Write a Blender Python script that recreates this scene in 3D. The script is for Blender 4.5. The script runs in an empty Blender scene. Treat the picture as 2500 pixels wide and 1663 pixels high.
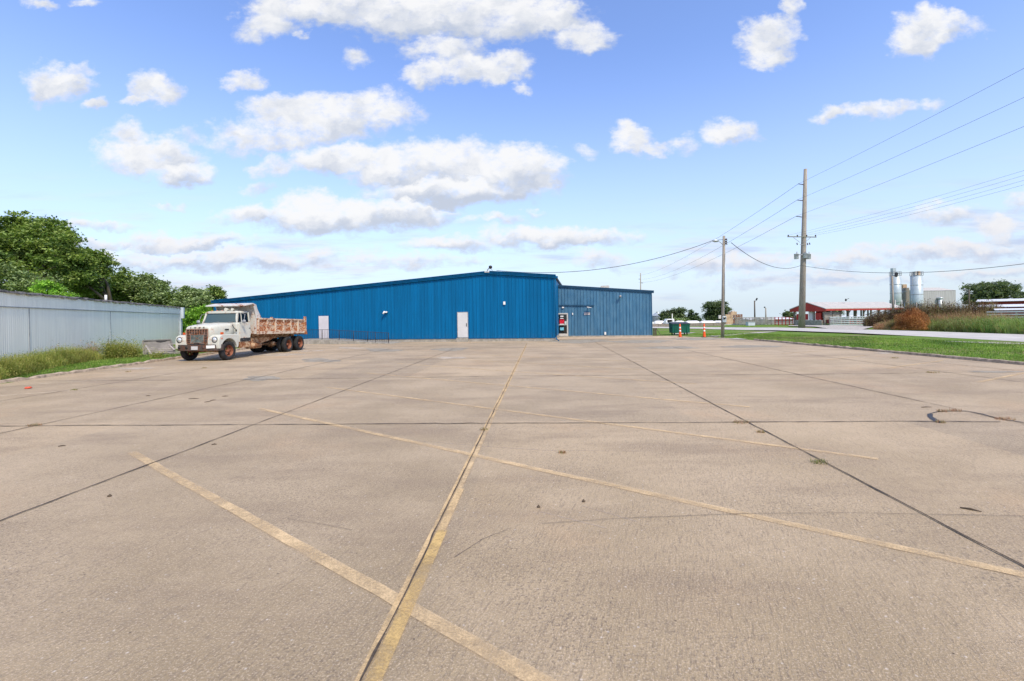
import bpy, math, random
import numpy as np
from mathutils import Vector, Matrix
R = math.radians
sc = bpy.context.scene
COL = sc.collection
# ------------------------------------------------------------------ camera
F_PX, CX, HY, ROLL, EYE = 1111.0, 1250.0, 772.0, 0.0155, 2.11     # in pixels of the 2500 px wide photo
cam_d = bpy.data.cameras.new('camera'); cam = bpy.data.objects.new('camera', cam_d); COL.objects.link(cam)
cam_d.sensor_fit = 'HORIZONTAL'; cam_d.sensor_width = 36.0; cam_d.lens = 36.0 * F_PX / 2500.0
cam_d.shift_y = -(831.5 - HY) / 2500.0
cam_d.clip_start = 0.05; cam_d.clip_end = 6000
ct, st = math.cos(ROLL), math.sin(ROLL)
cam.matrix_world = Matrix(((ct, st, 0, 0), (0, 0, -1, 0), (-st, ct, 0, EYE), (0, 0, 0, 1)))
sc.camera = cam
# ------------------------------------------------------------------ sun + exposure
SUN_EL, SUN_AZ = 50.0, 150.0        # azimuth clockwise from +Y: behind the camera, to the right
sun_d = bpy.data.lights.new('sun', 'SUN'); sun = bpy.data.objects.new('sun', sun_d); COL.objects.link(sun)
sun_d.energy = 4.0; sun_d.angle = R(7); sun_d.color = (1.0, 0.88, 0.68)
sdir = Vector((math.sin(R(SUN_AZ)) * math.cos(R(SUN_EL)), math.cos(R(SUN_AZ)) * math.cos(R(SUN_EL)), math.sin(R(SUN_EL))))
sun.rotation_euler = sdir.to_track_quat('Z', 'Y').to_euler()
sc.view_settings.view_transform = 'Standard'; sc.view_settings.look = 'None'
sc.view_settings.exposure = 0.0; sc.view_settings.gamma = 1.0

# ------------------------------------------------------------------ pixel (2500 px photo) -> world helpers
def ray(px, py):
    u, v = px - CX, HY - py
    return (u * ct + v * st, F_PX, -u * st + v * ct)
def G(px, py, z=0.0):
    x, y, zz = ray(px, py); t = (z - EYE) / zz
    return (x * t, y * t, z)
def AT(px, py, Y):
    x, y, z = ray(px, py); t = Y / y
    return (x * t, Y, EYE + z * t)

# ------------------------------------------------------------------ world: sky texture with cumulus clouds
world = bpy.data.worlds.new("World"); sc.world = world; world.use_nodes = True
def build_world():
    nt = world.node_tree; nt.nodes.clear(); N = nt.nodes.new; L = nt.links.new
    def inp(node, i, v):
        if isinstance(v, bpy.types.NodeSocket): L(v, node.inputs[i])
        else: node.inputs[i].default_value = v
    def M(op, a, b=0.0, c=0.0, clamp=False):
        n = N('ShaderNodeMath'); n.operation = op; n.use_clamp = clamp
        inp(n, 0, a); inp(n, 1, b)
        if op in ('MULTIPLY_ADD', 'SMOOTH_MAX', 'SMOOTH_MIN'): inp(n, 2, c)
        return n.outputs[0]
    def V(op, a, b=(0, 0, 0), s=None):
        n = N('ShaderNodeVectorMath'); n.operation = op; inp(n, 0, a)
        if op == 'SCALE': n.inputs[3].default_value = s if s is not None else 1
        elif op not in ('LENGTH',): inp(n, 1, b)
        return n.outputs[1] if op in ('LENGTH', 'DOT_PRODUCT') else n.outputs[0]
    def MR(v, a, b, c=0.0, d=1.0, smooth=True):
        n = N('ShaderNodeMapRange'); n.interpolation_type = 'SMOOTHSTEP' if smooth else 'LINEAR'
        inp(n, 0, v); inp(n, 1, a); inp(n, 2, b); inp(n, 3, c); inp(n, 4, d); return n.outputs[0]
    def MIX(f, a, b):
        n = N('ShaderNodeMix'); n.data_type = 'RGBA'; inp(n, 0, f); inp(n, 6, a); inp(n, 7, b); return n.outputs[2]
    sky = N('ShaderNodeTexSky'); sky.sky_type = 'NISHITA'; sky.sun_disc = False
    sky.sun_elevation = R(SUN_EL); sky.sun_rotation = R(SUN_AZ); sky.air_density = 1.0; sky.dust_density = 0.6; sky.ozone_density = 2.0
    tc = N('ShaderNodeTexCoord').outputs['Generated']
    sep = N('ShaderNodeSeparateXYZ'); L(tc, sep.inputs[0])
    dx, dy, dz = sep.outputs
    # sky colour, toned lighter and paler to the horizon like summer haze
    el = M('MAXIMUM', dz, 0.0)
    tone = MR(el, 0.0, 0.50, 1.0, 0.0, False)
    skyc = MIX(1.0, sky.outputs[0], (1, 1, 1, 1))
    nm = N('ShaderNodeMix'); nm.data_type = 'RGBA'; nm.blend_type = 'MULTIPLY'; nm.inputs[0].default_value = 1.0
    L(sky.outputs[0], nm.inputs[6]); nm.inputs[7].default_value = SKY_TINT
    hz = MIX(M('POWER', tone, 1.6), nm.outputs[2], (4.9, 5.75, 6.45, 1))
    # cloud field on the dome
    ydiv = M('MAXIMUM', dy, 0.02)
    cmb = N('ShaderNodeCombineXYZ'); L(M('DIVIDE', dx, ydiv), cmb.inputs[0]); L(M('DIVIDE', dz, ydiv), cmb.inputs[1])
    uv = cmb.outputs[0]
    def noise(vec, scale, detail, rough=0.6, sx=1.0, sy=1.0, out=1):
        n = N('ShaderNodeTexNoise'); n.inputs['Scale'].default_value = scale; n.inputs['Detail'].default_value = detail
        n.inputs['Roughness'].default_value = rough
        L(V('MULTIPLY', vec, (sx, sy, 1)), n.inputs['Vector']); return n.outputs[out]
    w1 = V('SCALE', V('SUBTRACT', noise(uv, 7, 3, .55, 1, 1.5), (.5, .5, .5)), s=0.085)
    w2 = V('SCALE', V('SUBTRACT', noise(uv, 26, 6, .62, 1, 1.3), (.5, .5, .5)), s=0.042)
    p = V('ADD', V('ADD', uv, w1), w2)
    D = None; S = None
    for (x, y, rx, ry, a, g) in CLOUDS:
        k = 2500 / 2357.0
        u0 = (x * k - CX) / F_PX; v0 = (HY - y * k) / F_PX
        cu, cv = u0 * ct + v0 * st, -u0 * st + v0 * ct
        sx_, sy_ = F_PX / (rx * k * 1.1), F_PX / (ry * k * 1.1)
        q = V('MULTIPLY_ADD', p, (sx_, sy_, 0)); q.node.inputs[2].default_value = (-cu * sx_, -cv * sy_, 0)
        d = M('MULTIPLY_ADD', V('DOT_PRODUCT', q, q), -a, a)       # a(1-r^2)
        sp = V('DOT_PRODUCT', q, (0.15, -1.5 * g - .12, 0))                    # shade grows towards the cloud base
        if D is None: D, S = d, sp
        else:
            f = MR(M('SUBTRACT', d, D), -0.35, 0.35, 0, 1, False)
            D = M('MAXIMUM', D, d)
            n = N('ShaderNodeMix'); n.data_type = 'FLOAT'; L(f, n.inputs[0]); L(S, n.inputs[2]); L(sp, n.inputs[3]); S = n.outputs[0]
    nf = noise(uv, 20, 9, .62, 1, 1.5, 0)
    nf2 = noise(uv, 70, 6, .65, 1, 1.4, 0)
    dens = M('ADD', M('MINIMUM', D, 0.9), M('MULTIPLY_ADD', nf, 2.3, -1.14))
    dens = M('ADD', dens, M('MULTIPLY_ADD', nf2, 0.62, -0.31))
    alpha = MR(dens, -0.30, 0.98)
    front = MR(dy, 0.05, 0.2)
    # scattered clouds for the rest of the dome, never in front of the camera
    nback = noise(tc, 2.6, 8, .6, 1, 1, 0)
    back = M('MULTIPLY', MR(nback, .5, .64), MR(dy, 0.55, 0.3))
    # thin stratus veils low over the horizon
    veil = MR(noise(uv, 3.2, 6, .6, 1, 7.0, 0), .46, .70)
    veil = M('MULTIPLY', veil, M('MULTIPLY', MR(dz, 0.0, .05), MR(dz, 0.25, .10)))
    veil = M('MULTIPLY', veil, 0.9)
    bil = noise(p, 16, 6, .55, 1, 1.4, 0)
    sh = M('ADD', S, M('MULTIPLY_ADD', bil, 1.7, -.86))
    low = MR(dz, .02, .22, 1, 0)
    lit = MIX(low, (6.9, 6.9, 6.95, 1), (6.0, 5.95, 6.3, 1))
    shd = MIX(low, (4.1, 4.5, 5.3, 1), (4.2, 4.75, 6.0, 1))
    ccol = MIX(MR(sh, -0.35, 0.70, 0, 1), lit, shd)
    al = M('MAXIMUM', M('MULTIPLY', alpha, front), back)
    vcol = MIX(MR(noise(uv, 5, 4, .6, 1, 9.0, 0), .42, .6), (5.7, 5.7, 6.2, 1), (4.1, 4.7, 6.2, 1))
    c = MIX(veil, hz, vcol)
    c = MIX(M('MULTIPLY', al, .97), c, ccol)
    below = MR(dz, -0.06, -0.012, 1, 0)
    c = MIX(below, c, (2.2, 2.2, 1.8, 1))
    bg = N('ShaderNodeBackground'); L(c, bg.inputs[0]); bg.inputs[1].default_value = 0.14
    out = N('ShaderNodeOutputWorld'); L(bg.outputs[0], out.inputs[0])
SKY_TINT = (1.70, 1.74, 2.1, 1)
# x, y, rx, ry in display pixels of the photo as I measured it, opacity, base shading
CLOUDS = [
 (620,60,66,42,1.0,.2),(760,12,200,52,1.5,.2),(1000,25,230,66,1.6,.5),(1210,45,140,52,1.3,.35),(1340,85,66,36,.95,.2),
 (1030,110,96,42,.8,.2),(985,168,62,26,1.0,.15),(1115,150,110,40,1.3,.15),(1198,205,20,13,.5,0),(685,86,22,11,.6,0),
 (125,198,72,46,1.15,.15),(172,162,40,16,.6,0),(215,244,24,14,.9,0),(355,208,62,42,1.15,.15),(320,235,48,12,.8,0),(552,190,42,22,.9,0),
 (100,12,42,16,.8,0),(205,0,34,14,.6,0),(825,140,30,20,.5,0),
 (300,312,42,30,.7,0),(345,358,120,46,1.1,.3),(420,392,95,30,1.0,.6),(430,310,40,16,.4,0),
 (560,305,70,34,.7,.1),(640,262,80,40,1.0,.1),(750,275,150,48,1.2,.15),(880,250,78,42,.9,.1),(640,318,150,28,.7,.2),
 (632,382,44,26,.8,.1),(790,366,140,40,1.2,.3),(975,378,190,58,1.5,.55),(1180,395,118,50,1.4,.6),(1050,432,210,46,1.4,1.0),
 (600,492,100,24,1.0,.4),(760,492,190,44,1.3,.65),(920,486,130,42,1.2,.7),(1130,512,70,10,.5,.2),
 (1035,564,110,20,.95,.5),(1280,544,190,24,1.05,.6),(1375,602,84,24,.6,.3),
 (1455,318,46,34,1.05,.1),(1498,332,34,14,.8,0),(1562,322,34,18,.45,0),(1685,308,66,34,1.0,.15),(1345,345,26,12,.35,0),
 (1765,90,68,42,1.0,0),(1772,128,60,28,.9,0),(1815,35,22,34,.8,0),(2155,62,88,44,1.2,.1),(2105,98,60,38,1.1,.1),(2240,70,40,24,.35,0),
 (1912,264,44,18,.8,.1),(1990,258,64,18,.75,.1),(2062,245,58,17,.75,.1),(2145,238,28,14,.5,0),
 (2180,487,74,26,.75,.4),(2295,528,46,26,.95,.4),(2350,465,40,30,.7,.3),(600,430,34,14,.4,0),(1228,486,20,9,.5,.3),(380,468,30,8,.5,0),
 (190,524,120,12,.7,.4),(205,574,130,16,.8,.5),(430,558,150,26,.95,.6),(500,596,330,26,.75,1.1),(900,606,200,14,.45,.4),
 (1930,598,150,20,.7,.5),(2170,572,190,22,.85,.5),(1680,612,150,22,.65,.5),(2260,622,120,14,.6,.5),(1900,640,260,14,.4,.9),
]
build_world()
sc.cycles.max_bounces = 6

# ------------------------------------------------------------------ materials
def nodes_mat(name):
    m = bpy.data.materials.new(name); m.use_nodes = True
    nt = m.node_tree; b = nt.nodes['Principled BSDF']; return m, nt, b
class NB:
    def __init__(s, nt): s.nt = nt; s._c = {}
    def inp(s, node, i, v):
        if isinstance(v, bpy.types.NodeSocket): s.nt.links.new(v, node.inputs[i])
        else: node.inputs[i].default_value = v
    def coord(s, kind='Object'):
        if kind not in s._c: s._c[kind] = s.nt.nodes.new('ShaderNodeTexCoord').outputs[kind]
        return s._c[kind]
    def geo(s):
        return s.nt.nodes.new('ShaderNodeNewGeometry').outputs['Position']
    def scale(s, vec, sc3):
        n = s.nt.nodes.new('ShaderNodeMapping'); s.nt.links.new(vec, n.inputs[0]); n.inputs[3].default_value = sc3; return n.outputs[0]
    def rotz(s, vec, a):
        n = s.nt.nodes.new('ShaderNodeMapping'); s.nt.links.new(vec, n.inputs[0]); n.inputs[2].default_value = (0, 0, a); return n.outputs[0]
    def noise(s, vec, scale, detail=4, rough=.55, out=0, dist=0):
        n = s.nt.nodes.new('ShaderNodeTexNoise'); s.nt.links.new(vec, n.inputs['Vector'])
        n.inputs['Scale'].default_value = scale; n.inputs['Detail'].default_value = detail; n.inputs['Roughness'].default_value = rough
        n.inputs['Distortion'].default_value = dist
        return n.outputs[out]
    def voro(s, vec, scale, out=0):
        n = s.nt.nodes.new('ShaderNodeTexVoronoi'); s.nt.links.new(vec, n.inputs['Vector']); n.inputs['Scale'].default_value = scale; return n.outputs[out]
    def mr(s, v, a, b, c=0.0, d=1.0):
        n = s.nt.nodes.new('ShaderNodeMapRange'); n.interpolation_type = 'SMOOTHSTEP'
        for i, q in enumerate((v, a, b, c, d)): s.inp(n, i, q)
        return n.outputs[0]
    def math(s, op, a, b=0.0):
        n = s.nt.nodes.new('ShaderNodeMath'); n.operation = op; s.inp(n, 0, a); s.inp(n, 1, b); return n.outputs[0]
    def mix(s, f, a, b, mode='MIX'):
        n = s.nt.nodes.new('ShaderNodeMix'); n.data_type = 'RGBA'; n.blend_type = mode
        a = (*a, 1) if isinstance(a, tuple) and len(a) == 3 else a
        b = (*b, 1) if isinstance(b, tuple) and len(b) == 3 else b
        s.inp(n, 0, f); s.inp(n, 6, a); s.inp(n, 7, b); return n.outputs[2]
    def bump(s, b, h, strength=.4, dist=.01):
        n = s.nt.nodes.new('ShaderNodeBump'); n.inputs['Strength'].default_value = strength; n.inputs['Distance'].default_value = dist
        s.nt.links.new(h, n.inputs['Height']); s.nt.links.new(n.outputs[0], b.inputs['Normal'])
def simple(name, col, rough=.6, metal=0.0, var=.18, scale=6.0, streak=0.0, bump=0.0, spec=.35, dirt=None, dirt_amt=.0):
    m, nt, b = nodes_mat(name); q = NB(nt); c = q.coord()
    n = q.noise(c, scale, 6, .6)
    lo = tuple(x * (1 - var) for x in col); hi = tuple(min(1, x * (1 + var)) for x in col)
    cc = q.mix(q.mr(n, .3, .7), lo, hi)
    if streak:
        s_ = q.noise(q.scale(c, (7, 7, .35)), 2.2, 5, .6)
        cc = q.mix(q.mr(s_, .45, .75, 0, streak), cc, tuple(x * .55 for x in col))
    if dirt:
        d = q.noise(c, scale * .6, 8, .7); cc = q.mix(q.mr(d, .5, .68, 0, dirt_amt), cc, dirt)
    nt.links.new(cc, b.inputs['Base Color']); b.inputs['Roughness'].default_value = rough; b.inputs['Metallic'].default_value = metal
    b.inputs['Specular IOR Level'].default_value = spec
    if bump: q.bump(b, n, bump, .01)
    return m
def rusty(name, paint, amount=.5, rust=(.33, .12, .045), rust2=(.16, .06, .03), scale=2.2, rough=.62, stretch=1.0, dark=None):
    m, nt, b = nodes_mat(name); q = NB(nt); c = q.coord()
    v = q.scale(c, (1, 1, stretch))
    n1 = q.noise(v, scale, 9, .68); n2 = q.noise(v, scale * 4, 7, .7); n3 = q.noise(c, 30, 4)
    k = q.math('ADD', q.math('MULTIPLY', n1, .6), q.math('MULTIPLY', n2, .4))
    t = .62 - amount * .25
    f = q.mr(k, t, t + .035)
    stain = q.mr(k, t - .09, t + .02, 0, .55)
    p = q.mix(q.mr(n2, .3, .7), tuple(x * .86 for x in paint), paint)
    p = q.mix(stain, p, tuple(.5 * a + .5 * r * 1.6 for a, r in zip(paint, rust)))
    r = q.mix(q.mr(n3, .35, .65), rust, rust2)
    cc = q.mix(f, p, r)
    nt.links.new(cc, b.inputs['Base Color']); b.inputs['Roughness'].default_value = rough
    b.inputs['Specular IOR Level'].default_value = .3
    q.bump(b, k, .25, .01)
    return m
def leaf_mat(name, col, trans=.35, rough=.55):
    m, nt, b = nodes_mat(name); q = NB(nt)
    n = q.noise(q.coord(), 1.3, 3, .6)
    cc = q.mix(q.mr(n, .3, .7), tuple(x * .72 for x in col), tuple(x * 1.25 for x in col))
    nt.links.new(cc, b.inputs['Base Color']); b.inputs['Roughness'].default_value = rough; b.inputs['Specular IOR Level'].default_value = .25
    tr = nt.nodes.new('ShaderNodeBsdfTranslucent'); nt.links.new(q.mix(1.0, cc, (1.1, 1.15, .5), 'MULTIPLY'), tr.inputs[0])
    mx = nt.nodes.new('ShaderNodeMixShader'); mx.inputs[0].default_value = trans
    nt.links.new(b.outputs[0], mx.inputs[1]); nt.links.new(tr.outputs[0], mx.inputs[2])
    nt.links.new(mx.outputs[0], nt.nodes['Material Output'].inputs[0]); return m
def concrete_lot():
    m, nt, b = nodes_mat('lot_concrete'); q = NB(nt); c = q.coord()
    big = q.noise(c, .10, 4, .55); mid = q.noise(c, .55, 6, .6); blot = q.noise(q.scale(c, (.5, 1.6, 1)), .5, 6, .65)
    cc = q.mix(q.mr(big, .38, .62), (.360, .276, .166), (.475, .368, .232))
    cc = q.mix(q.mr(mid, .38, .66, 0, .6), cc, (.53, .415, .270))
    cc = q.mix(q.mr(blot, .46, .66, 0, .85), cc, (.325, .246, .156))
    och = q.noise(c, .33, 5, .6); cc = q.mix(q.mr(och, .53, .72, 0, .4), cc, (.52, .345, .19))
    # slab to slab tone
    sp = nt.nodes.new('ShaderNodeSeparateXYZ'); nt.links.new(q.rotz(c, .056), sp.inputs[0])
    cb = nt.nodes.new('ShaderNodeCombineXYZ')
    nt.links.new(q.math('FLOOR', q.math('DIVIDE', q.math('ADD', sp.outputs[0], .8), 3.85)), cb.inputs[0])
    nt.links.new(q.math('FLOOR', q.math('DIVIDE', q.math('SUBTRACT', sp.outputs[1], 2.2), 6.9)), cb.inputs[1])
    wn = nt.nodes.new('ShaderNodeTexWhiteNoise'); wn.noise_dimensions = '2D'; nt.links.new(cb.outputs[0], wn.inputs[0])
    cc = q.mix(1.0, cc, q.mix(wn.outputs[0], (.90, .90, .92), (1.07, 1.05, 1.03)), 'MULTIPLY')
    # worn aggregate, pits, broom lines, fine grain
    wear = q.mr(q.noise(c, .45, 6, .65), .38, .62, .15, 1.25)
    g1 = q.noise(c, 34, 5, .78); g2 = q.noise(c, 70, 4, .75); g0 = q.noise(c, 13, 5, .75)
    broom = q.noise(q.scale(q.rotz(c, .35), (34, 5, 1)), 1.4, 5, .75, dist=.8)
    cc = q.mix(q.math('MULTIPLY', q.mr(g0, .50, .66), .30), cc, (.24, .185, .135))
    cc = q.mix(q.math('MULTIPLY', q.mr(g1, .51, .60), q.math('MULTIPLY', wear, .62)), cc, (.155, .118, .085))
    cc = q.mix(q.math('MULTIPLY', q.mr(g2, .52, .62), .60), cc, (.72, .58, .43))
    cc = q.mix(q.math('MULTIPLY', q.mr(broom, .52, .64), .40), cc, (.17, .13, .10))
    vo = q.voro(c, 9); cc = q.mix(q.mr(vo, .0, .12, .8, 0), cc, (.74, .66, .57))
    vo2 = q.voro(q.rotz(c, 1.0), 6); cc = q.mix(q.mr(vo2, .0, .08, .9, 0), cc, (.06, .045, .035))
    nt.links.new(cc, b.inputs['Base Color']); b.inputs['Roughness'].default_value = .72; b.inputs['Specular IOR Level'].default_value = .35
    h = q.math('ADD', q.math('MULTIPLY', g1, .7), q.math('ADD', q.math('MULTIPLY', broom, .8), q.math('MULTIPLY', g2, .4)))
    q.bump(b, h, .8, .02)
    return m
def worn_paint(name, col, cover=.5, under=(.40, .32, .26)):
    """faded paint: the concrete shows through in a fine worn pattern"""
    m, nt, b = nodes_mat(name); q = NB(nt); c = q.coord()
    g1 = q.noise(c, 60, 5, .78); g2 = q.noise(c, 1.9, 8, .75)
    f = q.math('ADD', q.math('MULTIPLY', g1, .38), q.math('MULTIPLY', g2, .62))
    nt.links.new(q.mix(q.mr(q.noise(c, 1.2, 4), .3, .7), tuple(x * .9 for x in col), col), b.inputs['Base Color'])
    b.inputs['Roughness'].default_value = .8; b.inputs['Specular IOR Level'].default_value = .2
    tp = nt.nodes.new('ShaderNodeBsdfTransparent'); mx = nt.nodes.new('ShaderNodeMixShader')
    t = .62 - cover * .28
    nt.links.new(q.mr(f, t - .14, t + .12, .12, .95), mx.inputs[0]); nt.links.new(tp.outputs[0], mx.inputs[1]); nt.links.new(b.outputs[0], mx.inputs[2])
    nt.links.new(mx.outputs[0], nt.nodes['Material Output'].inputs[0]); return m
def grass_ground():
    m, nt, b = nodes_mat('turf'); q = NB(nt); c = q.coord()
    n1 = q.noise(c, .25, 6, .6); n2 = q.noise(c, 3, 6, .7); n3 = q.noise(c, 25, 4, .7)
    cc = q.mix(q.mr(n2, .3, .7), (.10, .185, .028), (.17, .27, .045))
    cc = q.mix(q.mr(n1, .50, .66, 0, .8), cc, (.24, .21, .11))
    cc = q.mix(q.mr(n3, .5, .75, 0, .6), cc, (.04, .08, .015))
    nt.links.new(cc, b.inputs['Base Color']); b.inputs['Roughness'].default_value = .95; b.inputs['Specular IOR Level'].default_value = .1
    q.bump(b, n3, .8, .05); return m
def wood_mat(name, col, dark=(.07, .06, .05)):
    m, nt, b = nodes_mat(name); q = NB(nt); c = q.coord()
    v = q.scale(c, (9, 9, .45)); n = q.noise(v, 2.0, 7, .65); k = q.noise(q.scale(c, (16, 16, .25)), 2, 5, .7)
    cc = q.mix(q.mr(n, .3, .7), tuple(x * .7 for x in col), tuple(x * 1.25 for x in col))
    cc = q.mix(q.mr(k, .56, .66, 0, .85), cc, dark)
    cc = q.mix(q.mr(q.noise(c, .6, 4), .5, .7, 0, .4), cc, (.24, .17, .11))
    nt.links.new(cc, b.inputs['Base Color']); b.inputs['Roughness'].default_value = .9; q.bump(b, k, .6, .02); return m
def siding(name, col, fade=None, fade_amt=0, rough=.42, dirty=.3, var=1.0):
    m, nt, b = nodes_mat(name); q = NB(nt); c = q.coord()
    n = q.noise(q.scale(c, (3.2, 1, .12)), 1, 4, .5); n2 = q.noise(c, .7, 5, .6)
    cc = q.mix(q.mr(n, .3, .7), tuple(x * (1 - .14 * var) for x in col), tuple(x * (1 + .12 * var) for x in col))
    cc = q.mix(q.mr(n2, .4, .7, 0, .25 * var), cc, tuple(x * .8 for x in col))
    if fade:
        f = q.noise(q.scale(c, (1.5, 1, .5)), 1.6, 7, .68); cc = q.mix(q.mr(f, .35, .68, 0, fade_amt), cc, fade)
    if dirty:
        sp = nt.nodes.new('ShaderNodeSeparateXYZ'); nt.links.new(c, sp.inputs[0])
        d = q.math('MULTIPLY', q.mr(sp.outputs[2], 0, 1.1, 1, 0), q.mr(q.noise(c, 2.5, 6, .7), .42, .62))
        cc = q.mix(q.math('MULTIPLY', d, dirty), cc, (.12, .11, .09))
    nt.links.new(cc, b.inputs['Base Color']); b.inputs['Roughness'].default_value = rough; b.inputs['Specular IOR Level'].default_value = .15
    return m
def glass_mat(name, col=(.02, .03, .035)):
    m, nt, b = nodes_mat(name); b.inputs['Base Color'].default_value = (*col, 1); b.inputs['Roughness'].default_value = .06
    b.inputs['Specular IOR Level'].default_value = .8; return m
MT = dict(
 apron=simple('apron_concrete', (.50, .38, .26), .9, var=.2, scale=2, bump=.3, dirt=(.34, .26, .18), dirt_amt=.7),
 lot=concrete_lot(), turf=grass_ground(),
 yellow=worn_paint('yellow_line_paint', (.71, .51, .27), .45), yellow2=worn_paint('faded_yellow_paint', (.73, .54, .31), .36),
 white_line=worn_paint('faded_white_paint', (.72, .60, .43), .5), yellow3=worn_paint('bright_yellow_paint', (.68, .47, .19), .40),
 joint=simple('joint_dirt', (.075, .058, .044), .95, var=.4, scale=20), tar=simple('joint_sealant', (.035, .035, .038), .6, var=.3, scale=9),
 patch=worn_paint('asphalt_patch', (.37, .33, .26), .7),
 pale_patch=worn_paint('pale_concrete', (.56, .48, .38), .55),
 kerb=simple('kerb_concrete', (.40, .32, .24), .9, var=.35, scale=5, bump=.6, dirt=(.12, .10, .08), dirt_amt=.75),
 found=simple('foundation_concrete', (.33, .31, .27), .9, var=.22, scale=3, streak=.5, bump=.3, dirt=(.22, .22, .15), dirt_amt=.5),
 road=simple('road_concrete', (.50, .475, .44), .9, var=.12, scale=.8, dirt=(.38, .36, .34), dirt_amt=.5),
 gravel=simple('gravel', (.44, .41, .37), .95, var=.35, scale=7, bump=.6, dirt=(.25, .22, .15), dirt_amt=.6),
 blue=siding('blue_siding', (.0, .122, .295), rough=.55, dirty=.12), bluetrim=siding('blue_trim', (.0, .092, .22), rough=.55, dirty=0),
 faded=siding('weathered_blue_siding', (.055, .16, .275), fade=(.12, .245, .35), fade_amt=.5, rough=.6, dirty=.25),
 fadedtrim=siding('weathered_blue_trim', (.035, .105, .19), rough=.6, dirty=0),
 roof=simple('roof_metal', (.30, .33, .35), .5, .3), pale=siding('pale_siding', (.86, .86, .75), rough=.6, dirty=.3, var=.35),
 paletrim=simple('pale_trim', (.50, .56, .62), .6, var=.08, scale=2), tarroof=simple('tar_roof_edge', (.14, .13, .125), .9, var=.6, scale=9),
 door=simple('door_white', (.58, .58, .58), .5, var=.06, scale=1.5), door2=simple('door_lilac_white', (.60, .57, .60), .55, var=.06, scale=1.5),
 alum=simple('aluminium', (.60, .58, .54), .4, .2, var=.1), white=simple('white_plastic', (.80, .80, .78), .4, var=.04), glass=glass_mat('dark_glass', (.006, .007, .007)),
 wsglass=glass_mat('windscreen_glass', (.05, .085, .085)), black=simple('black_paint', (.02, .02, .02), .5), iron=simple('railing_iron', (.035, .028, .03), .7, var=.3),
 red=simple('red_paint', (.45, .035, .03), .5, var=.2, scale=3), redsiding=siding('red_siding', (.36, .05, .04), rough=.5, dirty=0), darkred=simple('dark_red', (.26, .028, .025), .6),
 orange=simple('orange_plastic', (.85, .11, .02), .45, var=.08), green=simple('dumpster_green', (.010, .11, .075), .45, var=.15, scale=2, streak=.25),
 pole=wood_mat('weathered_pole_wood', (.33, .295, .245)), board=simple('grey_board_wood', (.24, .225, .21), .9, var=.2, scale=2, dirt=(.12, .11, .10), dirt_amt=.5), slat=simple('grey_slat_wood', (.36, .33, .31), .9, var=.3, scale=3),
 galv=simple('galvanised_steel', (.48, .53, .56), .4, .35, var=.2, scale=2, streak=.35), steel=simple('grey_steel', (.33, .34, .35), .5, .4, var=.25),
 tan=simple('tan_machine', (.50, .36, .24), .7, var=.25, scale=2, dirt=(.25, .14, .08), dirt_amt=.6), rubber=simple('tyre_rubber', (.022, .022, .023), .85, var=.4, scale=6),
 wire=simple('wire', (.06, .065, .07), .6), insul=simple('insulator', (.07, .06, .06), .4), whiteroof=simple('white_roof', (.68, .69, .70), .5, var=.06), beigeroof=simple('beige_roof', (.50, .47, .42), .5, var=.08, scale=1.5, streak=.2),
 truck=rusty('truck_white_paint', (.60, .61, .54), .12, scale=3, rough=.5), truckdirty=rusty('bed_paint', (.60, .51, .37), .60, rust=(.42, .13, .035), rust2=(.25, .075, .025), scale=1.8, stretch=2.2), bedrib=rusty('bed_rib_paint', (.64, .57, .45), .40, rust=(.36, .11, .035), scale=3.4), shield=rusty('shield_paint', (.60, .60, .57), .26, scale=1.6), chassis=rusty('chassis_rust', (.50, .38, .24), .55, rust=(.32, .12, .04), rust2=(.14, .06, .03), scale=3.5),
 bumper=rusty('bumper_steel', (.070, .06, .054), .30, rust=(.10, .045, .03), scale=4), rim=rusty('rim_orange', (.29, .105, .055), .45, rust=(.13, .045, .027), scale=6), grille=rusty('grille_metal', (.26, .20, .17), .5, scale=7),
 radiator=simple('radiator', (.12, .15, .14), .7, var=.5, scale=5), headlamp=simple('headlamp', (.75, .78, .8), .12, .5, var=.05), amber=simple('amber_lens', (.60, .10, .02), .3), peel=rusty('peeled_paint', (.5, .5, .5), .9, rust=(.03, .03, .03), rust2=(.02, .02, .02), scale=8),
 barnwood=simple('barn_post', (.25, .23, .20), .9, var=.3), fence=simple('fence_board', (.38, .35, .31), .9, var=.3, scale=1.5), hay=simple('bleached_wood', (.5, .47, .42), .9),
 bark=wood_mat('bark', (.10, .085, .065)), silo=simple('silo_white_steel', (.46, .53, .56), .4, .2, var=.10, scale=1, streak=.25), fargrey=siding('grey_shed_siding', (.40, .40, .40), rough=.6, dirty=0), bin=simple('bin_steel', (.25, .28, .33), .5, .2), retain=simple('retaining_concrete', (.25, .22, .19), .9, var=.3, streak=.6),
 teal=simple('poster_blue', (.18, .50, .62), .5, var=.25, scale=8), redposter=simple('poster_red', (.55, .01, .03), .5, var=.6, scale=10), paper=simple('paper', (.55, .62, .60), .6, var=.2, scale=8), signplate=simple('sign_plate', (.50, .47, .47), .5, var=.35, scale=14, dirt=(.2, .13, .12), dirt_amt=.8), litter=simple('litter_red', (.7, .1, .05), .6), twig=simple('twig', (.10, .075, .05), .9),
)
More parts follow.
